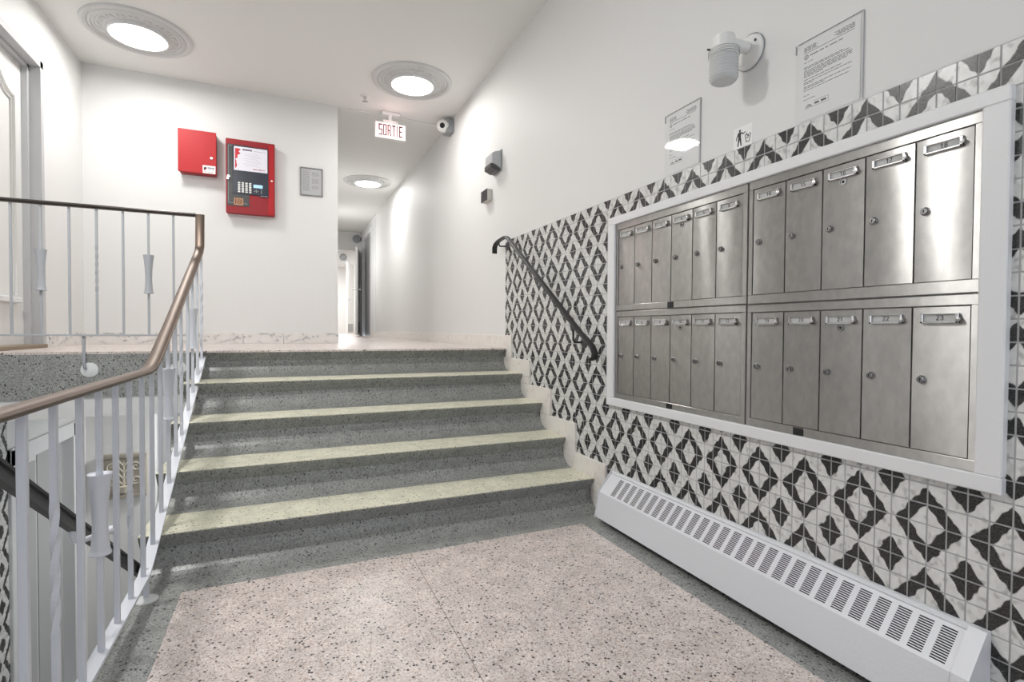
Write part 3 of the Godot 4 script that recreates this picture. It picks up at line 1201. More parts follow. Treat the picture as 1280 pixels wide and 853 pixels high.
func heater() -> void:
	var t := thing("baseboard_heater", "long white sheet-metal baseboard heater with a slotted top under the mailboxes", "heater", V(1.54, 0, 1.45))
	var z0 := 0.665
	var z1 := 2.25
	var xb := XR - 0.007
	var a := Vector2(1.575, 0.243)      # upper edge of the slope
	var c := Vector2(1.5, 0.155)        # crease
	var e := Vector2(1.476, 0.03)       # bottom edge
	var b := B.new()
	# back plate, rolled top lip, lower front, returned bottom edge
	b.lim(xb - 0.004, xb, 0.02, 0.254, z0, z1)
	b.lim(1.575, xb, 0.246, 0.255, z0, z1, 0.003)
	b.rod([V(1.577, 0.2455, z0 + 0.04), V(1.577, 0.2455, z1 - 0.01)], 0.0055, 10)
	put("top_lip", b, M["heater white"], t)
	var slab := func(bb: B, p: Vector2, q: Vector2, za: float, zb: float, th: float) -> void:
		var d := (q - p).normalized()
		var n := Vector2(-d.y, d.x) if d.x > 0 else Vector2(d.y, -d.x)
		if n.x > 0:
			n = -n
		var inn := -n * th
		var pts := [V(p.x, p.y, za), V(q.x, q.y, za), V(q.x, q.y, zb), V(p.x, p.y, zb)]
		var off := Vector3(inn.x, inn.y, 0)
		bb.face(pts, Vector3(n.x, n.y, 0))
		bb.face([pts[0] + off, pts[1] + off, pts[2] + off, pts[3] + off], Vector3(-n.x, -n.y, 0))
		var mid: Vector3 = (pts[0] + pts[2]) / 2 + off / 2
		for k in 4:
			var s: Vector3 = pts[k]
			var w: Vector3 = pts[(k + 1) % 4]
			var nn := ((s + w) / 2 + off / 2 - mid)
			nn = (nn - Vector3(n.x, n.y, 0) * nn.dot(Vector3(n.x, n.y, 0))).normalized()
			bb.face([s, w, w + off, s + off], nn)
	b = B.new()
	slab.call(b, c, e, z0 + 0.04, z1 - 0.001, 0.002)
	slab.call(b, e, Vector2(1.492, 0.026), z0 + 0.04, z1 - 0.001, 0.002)
	put("front_cover", b, M["heater white"], t)
	# the sloping strip: solid margins and the bars between the groups of slots
	var at := func(q: float) -> Vector2: return a.lerp(c, q)
	b = B.new()
	slab.call(b, at.call(0.0), at.call(0.12), z0 + 0.04, z1 - 0.001, 0.002)
	slab.call(b, at.call(0.93), at.call(1.0), z0 + 0.04, z1 - 0.001, 0.002)
	var pitch := 0.052
	var half := 0.0175
	var first := 2.141
	slab.call(b, at.call(0.12), at.call(0.93), first + half, z1 - 0.001, 0.002)
	for k in 28:
		var zc := first - pitch * k
		var low := zc - pitch + half if k < 27 else z0 + 0.04
		slab.call(b, at.call(0.12), at.call(0.93), low, zc - half, 0.002)
	put("sloped_cover", b, M["heater white"], t)
	for k in 28:
		var zc := first - pitch * k
		b = B.new()
		for s in 14:
			var q0 := 0.12 + 0.81 * s / 14.0
			slab.call(b, at.call(q0 + 0.032), at.call(q0 + 0.0579), zc - half, zc + half, 0.002)
		put("vent_slats", b, M["heater white"], t)
	b = B.new()
	b.lim(1.589, 1.591, 0.03, 0.24, z0 + 0.01, z1 - 0.01)
	slab.call(b, Vector2(1.582, 0.225), Vector2(1.513, 0.145), z0 + 0.02, z1 - 0.01, 0.001)
	put("dark_inside", b, M["recess black"], t)
	# end caps
	for s in [[z0, z0 + 0.038], [z1, z1 + 0.004]]:
		b = B.new()
		var poly := PackedVector2Array([Vector2(xb, 0.256), Vector2(1.574, 0.256), Vector2(1.497, 0.157), Vector2(1.473, 0.022), Vector2(xb, 0.022)])
		b.prism(poly, Transform3D(Basis(Vector3(1, 0, 0), Vector3(0, 1, 0), Vector3(0, 0, -1)), V(0, 0, s[0])), s[1] - s[0])
		put("end_cap", b, M["heater white"], t)
	b = B.new()
	b.lim(1.53, xb, 0.0, 0.024, z0 + 0.05, z1 - 0.05)
	put("foot", b, M["dark"], t)


func rail_section(w: float, h: float) -> Array:
	var out := []
	for k in 12:
		var a := TAU * k / 12 + PI / 12
		out.append(Vector2(signf(cos(a)) * pow(absf(cos(a)), 0.6) * w / 2, signf(sin(a)) * pow(absf(sin(a)), 0.6) * h / 2))
	return out


func twist(b: B, x: float, d: float, y0: float, y1: float, s: float, ta: float, tb: float, turns: float) -> void:
	var ys := [y0]
	for k in 25:
		ys.append(lerpf(ta, tb, k / 24.0))
	ys.append(y1)
	for i in ys.size() - 1:
		for k in 4:
			var p := []
			for e in [[i, k], [i, k + 1], [i + 1, k + 1], [i + 1, k]]:
				var q: float = clampf((ys[e[0]] - ta) / (tb - ta), 0, 1) * turns * TAU + PI / 4 + PI / 2 * e[1]
				p.append(V(x + cos(q) * s * 0.707, ys[e[0]], d + sin(q) * s * 0.707))
			var mid: Vector3 = (p[0] + p[1] + p[2] + p[3]) / 4
			var n := mid - V(x, mid.y, d)
			b.face([p[0], p[1], p[2]], n.normalized())
			b.face([p[0], p[2], p[3]], n.normalized())


func collar(x: float, d: float, yc: float, h: float, r: float) -> B:
	var b := B.new()
	b.lathe([Vector2(0, h * 0.5 - 0.004), Vector2(r * 0.8, h * 0.5 - 0.004), Vector2(r, h * 0.5), Vector2(r, h * 0.485), Vector2(r * 0.86, h * 0.36), Vector2(r * 0.68, h * 0.12), Vector2(r * 0.62, -h * 0.08), Vector2(r * 0.66, -h * 0.26), Vector2(r * 0.8, -h * 0.44), Vector2(r * 0.92, -h * 0.49), Vector2(r * 0.9, -h * 0.5), Vector2(0, -h * 0.5)], Transform3D(Basis(), V(x, yc, d)), 20)
	return b


func side_railing() -> void:
	var x := -0.46
	var t := thing("stair_railing", "white iron railing with a bronze handrail climbing the left side of the stairs", "railing", V(x, 0, 2.23))
	# level, up the slope, then upright to meet the landing's rail
	var b := B.new()
	var path := [V(x, 0.838, -0.4), V(x, 0.836, 1.0), V(x, 0.832, 2.25), V(x, 0.842, 2.33), V(x, 0.876, 2.42), V(x, 1.03, 2.74), V(x, 1.404, 3.488), V(x, 1.455, 3.585), V(x, 1.49, 3.612), V(x, 1.68, 3.625)]
	b.sweep(rail_section(0.048, 0.02), path, Vector3.RIGHT, true)
	put("handrail", b, M["bronze rail"], t)
	b = B.new()
	b.sweep([Vector2(0.019, 0.005), Vector2(0.019, -0.005), Vector2(-0.019, -0.005), Vector2(-0.019, 0.005)], [V(x, 0.10, -0.4), V(x, 0.10, 2.2), V(x, 0.125, 2.27), V(x, 0.84, 3.74)], Vector3.RIGHT)
	put("bottom_bar", b, M["railing white"], t)
	var zs := [0.96, 1.12, 1.281, 1.429, 1.587, 1.732, 1.882, 2.033, 2.195, 2.344, 2.495, 2.654, 2.819, 2.966, 3.158, 3.316, 3.485, 3.66]
	for i in zs.size():
		var z: float = zs[i]
		var yb := 0.10 if z < 2.2 else lerpf(0.09, 0.84, (z - 2.2) / 1.54)
		var yt := 0.83 if z < 2.3 else (lerpf(0.84, 1.404, (z - 2.34) / 1.148) if z < 3.52 else 1.48)
		b = B.new()
		var s := 0.0155 if i == 2 else 0.0145
		if i in [3, 7, 13, 17]:
			twist(b, x, z, yb, yt, s * 0.9, lerpf(yb, yt, 0.30), lerpf(yb, yt, 0.70), 1.0)
		else:
			b.lim(x - s / 2, x + s / 2, yb, yt, z - s / 2, z + s / 2, 0.0015)
		var o := put("baluster", b, M["railing white"], t)
		if i in [5, 11, 15]:
			var yc: float = {5: 0.483, 11: 0.705, 15: 0.99}[i]
			put("collar", collar(x, z, yc, 0.222, 0.028), M["railing white"], o)
	for s in [[2.235, 0.0, 0.12], [3.72, R * 4, 0.85]]:
		b = B.new()
		b.lim(x - 0.008, x + 0.008, s[1], s[2], s[0] - 0.008, s[0] + 0.008, 0.001)
		var o := put("foot_post", b, M["railing white"], t)
		b = B.new()
		b.lathe([Vector2(0.038, 0), Vector2(0.037, 0.004), Vector2(0.022, 0.009), Vector2(0, 0.012)], Transform3D(Basis(), V(x, s[1], s[0])), 20)
		put("flange", b, M["gloss white"], o)


func landing_railing() -> void:
	var z := 3.63
	var t := thing("landing_railing", "white iron railing with a dark top rail along the landing's open edge", "railing", V(-0.95, LAND, z))
	var b := B.new()
	b.sweep(rail_section(0.045, 0.022), [V(-1.505, 1.675, z), V(-0.485, 1.675, z)], Vector3(0, 0, -1), true)
	put("top_rail", b, mat("dark rail", srgb(70, 64, 60), 0.35, 0.6), t)
	b = B.new()
	b.lim(-1.505, -0.47, 0.945, 0.955, z - 0.018, z + 0.018, 0.001)
	put("bottom_bar", b, M["landing iron"], t)
	var xs := [-1.462, -1.339, -1.214, -1.09, -0.967, -0.844, -0.722, -0.598]
	for i in xs.size():
		var x: float = xs[i]
		b = B.new()
		if i == 4:
			twist(b, x, z, 0.952, 1.67, 0.011, 1.18, 1.46, 1.5)
		else:
			b.lim(x - 0.0055, x + 0.0055, 0.952, 1.67, z - 0.0055, z + 0.0055, 0.001)
		var o := put("baluster", b, M["landing iron"], t)
		if i in [2, 6]:
			put("collar", collar(x, z, 1.307, 0.225, 0.027), M["landing iron"], o)
	for x in [-1.03, -0.60]:
		b = B.new()
		b.rod([V(x, 0.95, z), V(x, 0.79, z), V(x + 0.003, 0.765, z + 0.005), V(x + 0.006, 0.757, 3.65)], 0.008, 8)
		var o := put("foot_post", b, M["landing iron"], t)
		b = B.new()
		b.lathe([Vector2(0.042, 0), Vector2(0.041, 0.004), Vector2(0.02, 0.008), Vector2(0, 0.01)], Transform3D(Basis(Vector3(1, 0, 0), Vector3(0, 0, 1), Vector3(0, -1, 0)), V(x + 0.02, 0.752, 3.65)), 20)
		put("flange", b, M["gloss white"], o)


func wall_handrail() -> void:
	var x := 1.53
	var t := thing("wall_handrail", "black iron handrail with curled ends sloping up the tiled wall beside the stairs", "handrail", V(XR, 0.85, 3.0))
	var path := [V(x, 1.60, 3.80), V(x, 1.645, 3.80), V(x, 1.672, 3.775), V(x, 1.688, 3.72), V(x, 1.697, 3.62), V(x, 1.694, 3.565), V(x, 1.675, 3.525), V(x, 0.985, 2.505), V(x, 0.945, 2.43), V(x, 0.91, 2.375), V(x, 0.872, 2.345), V(x, 0.845, 2.352), V(x, 0.835, 2.385)]
	var b := B.new()
	var w := 0.021
	b.sweep([Vector2(w, -0.004), Vector2(w - 0.002, 0.003), Vector2(0.012, 0.008), Vector2(-0.012, 0.008), Vector2(-w + 0.002, 0.003), Vector2(-w, -0.004), Vector2(-w + 0.004, -0.008), Vector2(w - 0.004, -0.008)], path, Vector3.LEFT)
	put("rail", b, M["black iron"], t)
	for s in [[3.69, 1.645, 1.69], [2.555, 0.925, 1.01]]:
		b = B.new()
		b.rod([V(x, s[2], s[0] + 0.02), V(x, s[1] + 0.015, s[0] + 0.02), V(x + 0.008, s[1], s[0] + 0.018), V(XR - 0.006, s[1], s[0])], 0.0065, 8)
		var o := put("bracket", b, M["black iron"], t)
		b = B.new()
		var tr := Transform3D(Basis(Vector3(0, 1, 0), Vector3(-1, 0, 0), Vector3(0, 0, 1)), V(XR - 0.006, s[1], s[0]))
		b.lathe([Vector2(0.036, 0), Vector2(0.034, 0.006), Vector2(0.018, 0.012), Vector2(0, 0.014)], tr, 20)
		put("wall_plate", b, M["grey iron"], o)


func plate(x0: float, x1: float, y0: float, y1: float, d: float, th := 0.0015) -> B:
	# a printed card facing the camera's side (towards -depth), UVs over its whole face
	var b := B.new()
	b.face([V(x0, y1, d - th), V(x1, y1, d - th), V(x1, y0, d - th), V(x0, y0, d - th)], Vector3(0, 0, 1), [Vector2(0, 0), Vector2(1, 0), Vector2(1, 1), Vector2(0, 1)])
	for e in [[x0, x1, y1, y1, Vector3.UP], [x0, x1, y0, y0, Vector3.DOWN], [x0, x0, y0, y1, Vector3.LEFT], [x1, x1, y0, y1, Vector3.RIGHT]]:
		b.face([V(e[0], e[2], d - th), V(e[1], e[3], d - th), V(e[1], e[3], d), V(e[0], e[2], d)], e[4], [Vector2(0.01, 0.01), Vector2(0.01, 0.01), Vector2(0.01, 0.01), Vector2(0.01, 0.01)])
	return b


func wall_plate(z1: float, z0: float, y0: float, y1: float, x: float, th := 0.0015) -> B:
	# the same on the right wall, facing into the hall
	var b := B.new()
	b.face([V(x - th, y1, z1), V(x - th, y1, z0), V(x - th, y0, z0), V(x - th, y0, z1)], Vector3(-1, 0, 0), [Vector2(0, 0), Vector2(1, 0), Vector2(1, 1), Vector2(0, 1)])
	for e in [[z1, z0, y1, y1, Vector3.UP], [z1, z0, y0, y0, Vector3.DOWN], [z1, z1, y0, y1, Vector3(0, 0, -1)], [z0, z0, y0, y1, Vector3(0, 0, 1)]]:
		b.face([V(x - th, e[2], e[0]), V(x - th, e[3], e[1]), V(x, e[3], e[1]), V(x, e[2], e[0])], e[4], [Vector2(0.01, 0.01), Vector2(0.01, 0.01), Vector2(0.01, 0.01), Vector2(0.01, 0.01)])
	return b


func sticker() -> Image:
	var im := paper(96, 64, srgb(238, 236, 234))
	for y in 40:
		for x in 26:
			var dx := (x - 13) / 12.0
			var dy := (y - 20) / 16.0
			if dx * dx + dy * dy < 1.0 and (dx * 0.8 + dy < 0.55 or dx < -0.2):
				im.set_pixel(x + 6, y + 8, srgb(60, 30, 40) if dx + dy < 0.2 else srgb(190, 40, 50))
	words(im, 36, 14, 52, 9, srgb(120, 120, 130))
	words(im, 36, 28, 50, 6, srgb(140, 140, 150))
	words(im, 12, 50, 76, 5, srgb(170, 150, 150))
	return im


func wall_things() -> void:
	# small red box
	var k := 0.983
	var x0 := -0.842 * k
	var x1 := -0.548 * k
	var y0 := 0.9911 + (2.372 - 0.9911) * k
	var y1 := 0.9911 + (2.748 - 0.9911) * k
	var zf := 5.245
	var t := thing("red_cabinet", "smaller bright red steel box with a round keyhole and white sticker", "cabinet", V((x0 + x1) / 2, y0, ZB))
	var b := B.new()
	b.lim(x0 + 0.01, x1 - 0.004, y0 - 0.002, y1 - 0.004, zf + 0.012, ZB, 0.003)
	put("body", b, M["dark red steel"], t)
	b = B.new()
	b.lim(x0, x1, y0, y1, zf, zf + 0.011, 0.003)
	var d := put("door", b, M["red steel"], t)
	b = B.new()
	b.lathe([Vector2(0.012, 0), Vector2(0.012, 0.004), Vector2(0.009, 0.006), Vector2(0, 0.006)], Transform3D(Basis(Vector3(1, 0, 0), Vector3(0, 0, 1), Vector3(0, -1, 0)), V(lerpf(x0, x1, 0.87), lerpf(y1, y0, 0.62), zf)), 14)
	put("lock", b, M["chrome"], d)
	put("sticker", plate(lerpf(x0, x1, 0.64), lerpf(x0, x1, 0.975), lerpf(y1, y0, 0.985), lerpf(y1, y0, 0.80), zf), printed("sticker print", sticker()), d)

	# fire alarm control panel
	k = 0.987
	x0 = -0.474 * k
	x1 = -0.071 * k
	y0 = 0.9911 + (2.045 - 0.9911) * k
	y1 = 0.9911 + (2.718 - 0.9911) * k
	zf = 5.265
	t = thing("fire_alarm_panel", "larger red fire alarm panel with keypad, blue display and a paper notice", "alarm panel", V((x0 + x1) / 2, y0, ZB))
	var X := func(q: float) -> float: return lerpf(x0, x1, q)
	var Y := func(q: float) -> float: return lerpf(y1, y0, q)
	b = B.new()
	b.lim(x0 + 0.004, x1 - 0.004, y0 + 0.004, y1 - 0.004, zf + 0.014, ZB, 0.003)
	put("body", b, M["dark red steel"], t)
	b = B.new()
	b.lim(x0, x1, y0, y1, zf, zf + 0.013, 0.004)
	d = put("door", b, M["dark red steel"], t)
	b = B.new()
	b.lim(X.call(0.86), X.call(0.975), Y.call(0.985), Y.call(0.03), zf - 0.0015, zf, 0.001)
	put("bright_facing", b, M["red steel"], d)
	b = B.new()
	b.lim(X.call(0.03), X.call(0.47), Y.call(0.90), Y.call(0.075), zf - 0.003, zf, 0.001)
	put("dark_window", b, M["panel grey"], d)
	b = B.new()
	b.lim(X.call(0.05), X.call(0.057), Y.call(0.86), Y.call(0.09), zf - 0.004, zf - 0.003)
	b.lim(X.call(0.05), X.call(0.44), Y.call(0.865), Y.call(0.86), zf - 0.004, zf - 0.003)
	b.lim(X.call(0.05), X.call(0.46), Y.call(0.095), Y.call(0.09), zf - 0.004, zf - 0.003)
	put("window_seal", b, M["plastic grey"], d)
	b = B.new()
	b.lim(X.call(0.135), X.call(0.865), Y.call(0.735), Y.call(0.085), zf - 0.008, zf - 0.0015, 0.002)
	var cp := put("control_board", b, M["panel black"], d)
	# flame-edged paper
	var im := paper(240, 180, srgb(226, 224, 234))
	for y in 150:
		var w := 30.0 * (0.55 + 0.45 * sin(y * 0.045 + 0.6)) + 9.0 * sin(y * 0.21) * (1.0 - y / 150.0)
		if y > 110:
			w = maxf(2.0, w * (150 - y) / 40.0)
		for x in int(clampf(w + 4, 0, 60)):
			im.set_pixel(x + 8, y + 14, srgb(196, 52, 62))
	words(im, 60, 14, 74, 12, srgb(110, 100, 118))
	words(im, 140, 22, 84, 4, srgb(176, 172, 186))
	for q in 8:
		words(im, 64 + (q % 3) * 12, 46 + q * 13, 110, 3, srgb(190, 186, 200))
	words(im, 136, 158, 84, 6, srgb(170, 90, 100))
	put("paper_notice", plate(X.call(0.165), X.call(0.845), Y.call(0.42), Y.call(0.10), zf - 0.008), printed("panel paper", im), d)
	for c in 4:
		for q in 6:
			b = B.new()
			var px: float = X.call(0.265 + c * 0.075)
			var py: float = Y.call(0.585 + q * 0.024)
			b.box(V(px, py, zf - 0.0085), Vector3(0.019, 0.0115, 0.003), 0.001)
			put("key", b, M["plastic white"], d)
	b = B.new()
	b.lim(X.call(0.555), X.call(0.745), Y.call(0.635), Y.call(0.592), zf - 0.010, zf - 0.008)
	put("display", b, M["lcd"], d)
	b = B.new()
	for s in [[0.615, 0.665], [0.615, 0.695], [0.583, 0.68], [0.647, 0.68], [0.615, 0.68], [0.72, 0.66], [0.72, 0.68], [0.72, 0.70]]:
		b.box(V(X.call(s[0]), Y.call(s[1]), zf - 0.009), Vector3(0.009, 0.008, 0.003), 0.001)
	put("arrow_keys", b, M["plastic grey"], d)
	im = paper(64, 64, srgb(214, 160, 120))
	im.fill_rect(Rect2i(6, 6, 52, 52), srgb(70, 44, 34))
	for q in 5:
		words(im, 12, 11 + q * 10, 42, 5, srgb(220, 170, 130))
	put("orange_label", plate(X.call(0.165), X.call(0.345), Y.call(0.885), Y.call(0.795), zf - 0.003), printed("orange label print", im), d)
	b = B.new()
	b.lathe([Vector2(0.014, 0), Vector2(0.014, 0.012), Vector2(0.01, 0.016), Vector2(0, 0.016)], Transform3D(Basis(Vector3(1, 0, 0), Vector3(0, 0, 1), Vector3(0, -1, 0)), V(X.call(0.055), Y.call(0.515), zf - 0.003)), 14)
	b.box(V(X.call(0.045), Y.call(0.54), zf - 0.014), Vector3(0.018, 0.026, 0.006), 0.002)
	put("key_lock", b, M["chrome"], d)
	b = B.new()
	b.lathe([Vector2(0.009, 0), Vector2(0.008, 0.004), Vector2(0, 0.005)], Transform3D(Basis(Vector3(1, 0, 0), Vector3(0, 0, 1), Vector3(0, -1, 0)), V(X.call(0.935), Y.call(0.515), zf - 0.0015)), 12)
	put("screw", b, M["plastic white"], d)
	im = paper(64, 16, srgb(40, 45, 58))
	words(im, 4, 5, 56, 6, srgb(170, 176, 190))
	put("maker_mark", plate(X.call(0.69), X.call(0.86), Y.call(0.75), Y.call(0.73), zf - 0.008, 0.001), printed("panel mark print", im), cp)

	# grey framed notice
	t = thing("framed_notice", "small grey framed notice behind glass right of the fire alarm panel", "notice", V(0.25, 2.27, ZB))
	b = B.new()
	for s in [[0.147, 0.352, 2.53, 2.541], [0.147, 0.352, 2.273, 2.284], [0.147, 0.158, 2.284, 2.53], [0.341, 0.352, 2.284, 2.53]]:
		b.lim(s[0], s[1], s[2], s[3], ZB - 0.014, ZB, 0.002)
	put("frame", b, mat("pewter", srgb(160, 162, 164), 0.3, 0.6), t)
	im = paper(128, 160, srgb(188, 189, 190))
	for q in 16:
		words(im, 12, 14 + q * 8, 40, 3, srgb(120, 121, 124))
	for s in [[20, 4], [58, 5], [104, 3]]:
		for q in s[1]:
			words(im, 66, s[0] + q * 7, 46, 3, srgb(128, 129, 132))
	put("notice_sheet", plate(0.157, 0.342, 2.283, 2.531, ZB - 0.004), printed("notice print", im), t)
	put("glass", plate(0.157, 0.342, 2.283, 2.531, ZB - 0.009, 0.001), M["clear sleeve"], t)

	# emergency lamp and sounder on the right wall
	t = thing("emergency_lamp", "grey wedge-shaped emergency lamp high on the white wall, above the small grille box", "wall lamp", V(XR, 2.27, 3.89))
	b = B.new()
	b.prism(PackedVector2Array([Vector2(XR, 2.43), Vector2(1.545, 2.42), Vector2(1.518, 2.402), Vector2(1.518, 2.325), Vector2(1.55, 2.315), Vector2(XR, 2.285)]), Transform3D(Basis(Vector3(1, 0, 0), Vector3(0, 1, 0), Vector3(0, 0, -1)), V(0, 0, 3.83)), 0.15)
	put("housing", b, mat("housing grey", srgb(182, 185, 188), 0.4), t)
	b = B.new()
	b.prism(PackedVector2Array([Vector2(1.585, 2.288), Vector2(1.55, 2.314), Vector2(1.508, 2.323), Vector2(1.508, 2.292), Vector2(1.555, 2.27), Vector2(1.588, 2.272)]), Transform3D(Basis(Vector3(1, 0, 0), Vector3(0, 1, 0), Vector3(0, 0, -1)), V(0, 0, 3.835)), 0.14)
	put("lamp_lens", b, M["plastic dark grey"], t)
	b = B.new()
	b.lim(1.592, XR, 2.27, 2.44, 3.82, 3.99, 0.002)
	put("back_plate", b, M["plastic grey"], t)
	t = thing("sounder_box", "small box with a dark grille front and pale side below the emergency lamp", "sounder", V(XR, 2.09, 4.1))
	b = B.new()
	b.lim(1.556, XR, 2.08, 2.175, 4.03, 4.17, 0.003)
	put("body", b, mat("sounder beige", srgb(205, 202, 196), 0.5), t)
	b = B.new()
	b.lim(1.55, 1.556, 2.08, 2.175, 4.03, 4.17, 0.002)
	var gf := put("grille", b, M["plastic dark grey"], t)
	b = B.new()
	for q in 7:
		b.lim(1.5475, 1.55, 2.087 + q * 0.012, 2.092 + q * 0.012, 4.045, 4.155, 0.001)
	put("grille_bars", b, M["dark"], gf)

	# jar lamp
	t = thing("jar_lamp", "white jar-shaped wall lamp with ribbed glass and round back plate, unlit", "wall lamp", V(XR, 2.03, 1.43))
	var into := Basis(Vector3(0, 1, 0), Vector3(-1, 0, 0), Vector3(0, 0, 1))
	b = B.new()
	b.lathe([Vector2(0.063, 0), Vector2(0.063, 0.006), Vector2(0.058, 0.013), Vector2(0.05, 0.016), Vector2(0, 0.018)], Transform3D(into, V(XR, 2.037, 1.422)), 32)
	put("back_plate", b, M["plastic white"], t)
	b = B.new()
	b.lathe([Vector2(0.0645, 0.001), Vector2(0.0665, 0.003), Vector2(0.0645, 0.006)], Transform3D(into, V(XR, 2.037, 1.422)), 32)
	put("plate_rim", b, M["plastic grey"], t)
	b = B.new()
	b.rod([V(1.584, 2.05, 1.422), V(1.53, 2.056, 1.43), V(1.49, 2.056, 1.436)], 0.021, 16, 0.019)
	put("arm", b, M["plastic white"], t)
	var down := Transform3D(Basis(Vector3(1, 0, 0), Vector3(0, -1, 0), Vector3(0, 0, -1)), V(1.484, 2.079, 1.437))
	b = B.new()
	b.lathe([Vector2(0, 0), Vector2(0.034, 0.001), Vector2(0.038, 0.005), Vector2(0.0385, 0.042), Vector2(0.05, 0.048), Vector2(0.053, 0.054), Vector2(0.053, 0.074), Vector2(0.05, 0.078), Vector2(0.0, 0.075)], down, 32)
	put("cap", b, M["plastic white"], t)
	b = B.new()
	for q in 4:
		var y := 0.054 + q * 0.006
		b.lathe([Vector2(0.0525, y), Vector2(0.0545, y + 0.0015), Vector2(0.0525, y + 0.003)], down, 32)
	put("screw_ring", b, M["plastic grey"], t)
	b = B.new()
	var prof := [Vector2(0.047, 0.076)]
	for q in 14:
		prof.append(Vector2(0.0495 + (0.0012 if q % 2 else -0.0008), 0.082 + q * 0.0055))
	prof.append_array([Vector2(0.046, 0.163), Vector2(0.04, 0.169), Vector2(0.03, 0.167), Vector2(0, 0.166)])
	b.lathe(prof, down, 40)
	put("glass_jar", b, mat("frosted jar", srgb(196, 198, 199), 0.2), t)
	b = B.new()
	b.lathe([Vector2(0.005, 0), Vector2(0.004, 0.004), Vector2(0, 0.005)], Transform3D(into, V(1.583, 2.062, 1.385)), 10)
	put("screw", b, M["plastic dark grey"], t)
	b = B.new()
	b.rod([V(1.436, 2.026, 1.455), V(1.424, 2.026, 1.458)], 0.004, 8)
	put("thumb_screw", b, M["plastic dark grey"], t)


func letter_print() -> Image:
	# an official letter whose print is too small to read
	var im := paper(330, 420, srgb(226, 227, 227))
	var ink := srgb(96, 98, 102)
	var pale := srgb(128, 130, 134)
	for q in 4:
		words(im, 26, 22 + q * 7, 66 + (q % 2) * 10, 4, ink)
		words(im, 196 + (q % 2) * 14, 22 + q * 7, 104 - (q % 2) * 14, 4, ink)
	im.fill_rect(Rect2i(26, 54, 272, 3), ink)
	words(im, 60, 72, 180, 7, pale)
	for y in 27:
		for x in 27:
			var d := Vector2(x - 13, y - 13).length()
			if d < 13.0 and (d > 10.0 or (x + y) % 5 < 2):
				im.set_pixel(26 + x, 64 + y, ink)
	words(im, 26, 104, 52, 4, pale)
	var rows := [[130, 220], [138, 250], [150, 262], [158, 262], [166, 262], [174, 240], [182, 110], [198, 210], [212, 262], [220, 60], [236, 256], [244, 120], [256, 250]]
	for s in rows:
		words(im, 26, s[0], s[1], 4, ink)
	words(im, 26, 284, 36, 4, pale)
	words(im, 26, 306, 70, 4, pale)
	for y in 22:
		for x in 46:
			var hump := 20.0 * sin(PI * x / 46.0)
			if 22 - y < hump and (22 - y > hump - 5 or (x + y * 2) % 7 < 3):
				im.set_pixel(34 + x, 336 + y, ink)
	im.fill_rect(Rect2i(84, 330, 84, 2), pale)
	im.fill_rect(Rect2i(84, 358, 84, 2), pale)
	im.fill_rect(Rect2i(166, 330, 2, 30), pale)
	words(im, 90, 340, 66, 10, srgb(60, 62, 66))
	return im


func tidyman() -> Image:
	# a figure dropping waste into a bin
	var s := 2
	var im := paper(100 * s, 96 * s, srgb(240, 240, 239))
	var k := srgb(36, 36, 40)
	var limb := func(a: Vector2, c: Vector2, ra: float, rc: float) -> void:
		var n := int(a.distance_to(c) * s * 2) + 1
		for i in n + 1:
			var q: float = float(i) / n
			var p: Vector2 = a.lerp(c, q) * s
			var rr := lerpf(ra, rc, q) * s
			for y in range(int(p.y - rr), int(p.y + rr) + 1):
				for x in range(int(p.x - rr), int(p.x + rr) + 1):
					if Vector2(x, y).distance_to(p) <= rr and x >= 0 and y >= 0 and x < im.get_width() and y < im.get_height():
						im.set_pixel(x, y, k)
	limb.call(Vector2(34, 17), Vector2(34, 17.1), 5.5, 5.5)
	limb.call(Vector2(32, 30), Vector2(33, 50), 8, 7)
	limb.call(Vector2(29, 52), Vector2(24, 84), 4.5, 3)
	limb.call(Vector2(36, 52), Vector2(41, 84), 4.5, 3)
	limb.call(Vector2(26, 28), Vector2(18, 44), 3.2, 2.6)
	limb.call(Vector2(18, 44), Vector2(15, 56), 2.6, 2.2)
	limb.call(Vector2(39, 28), Vector2(52, 34), 3.2, 2.6)
	limb.call(Vector2(52, 34), Vector2(63, 31), 2.6, 2)
	for e in [[62, 46, 68, 78], [90, 46, 84, 78], [68, 78, 84, 78], [62, 46, 66, 44], [90, 46, 86, 44]]:
		limb.call(Vector2(e[0], e[1]), Vector2(e[2], e[3]), 1.8, 1.8)
	for e in [[70, 42, 74, 52], [78, 48, 81, 57], [72, 58, 77, 62]]:
		limb.call(Vector2(e[0], e[1]), Vector2(e[2], e[3]), 2.4, 2.0)
	return im


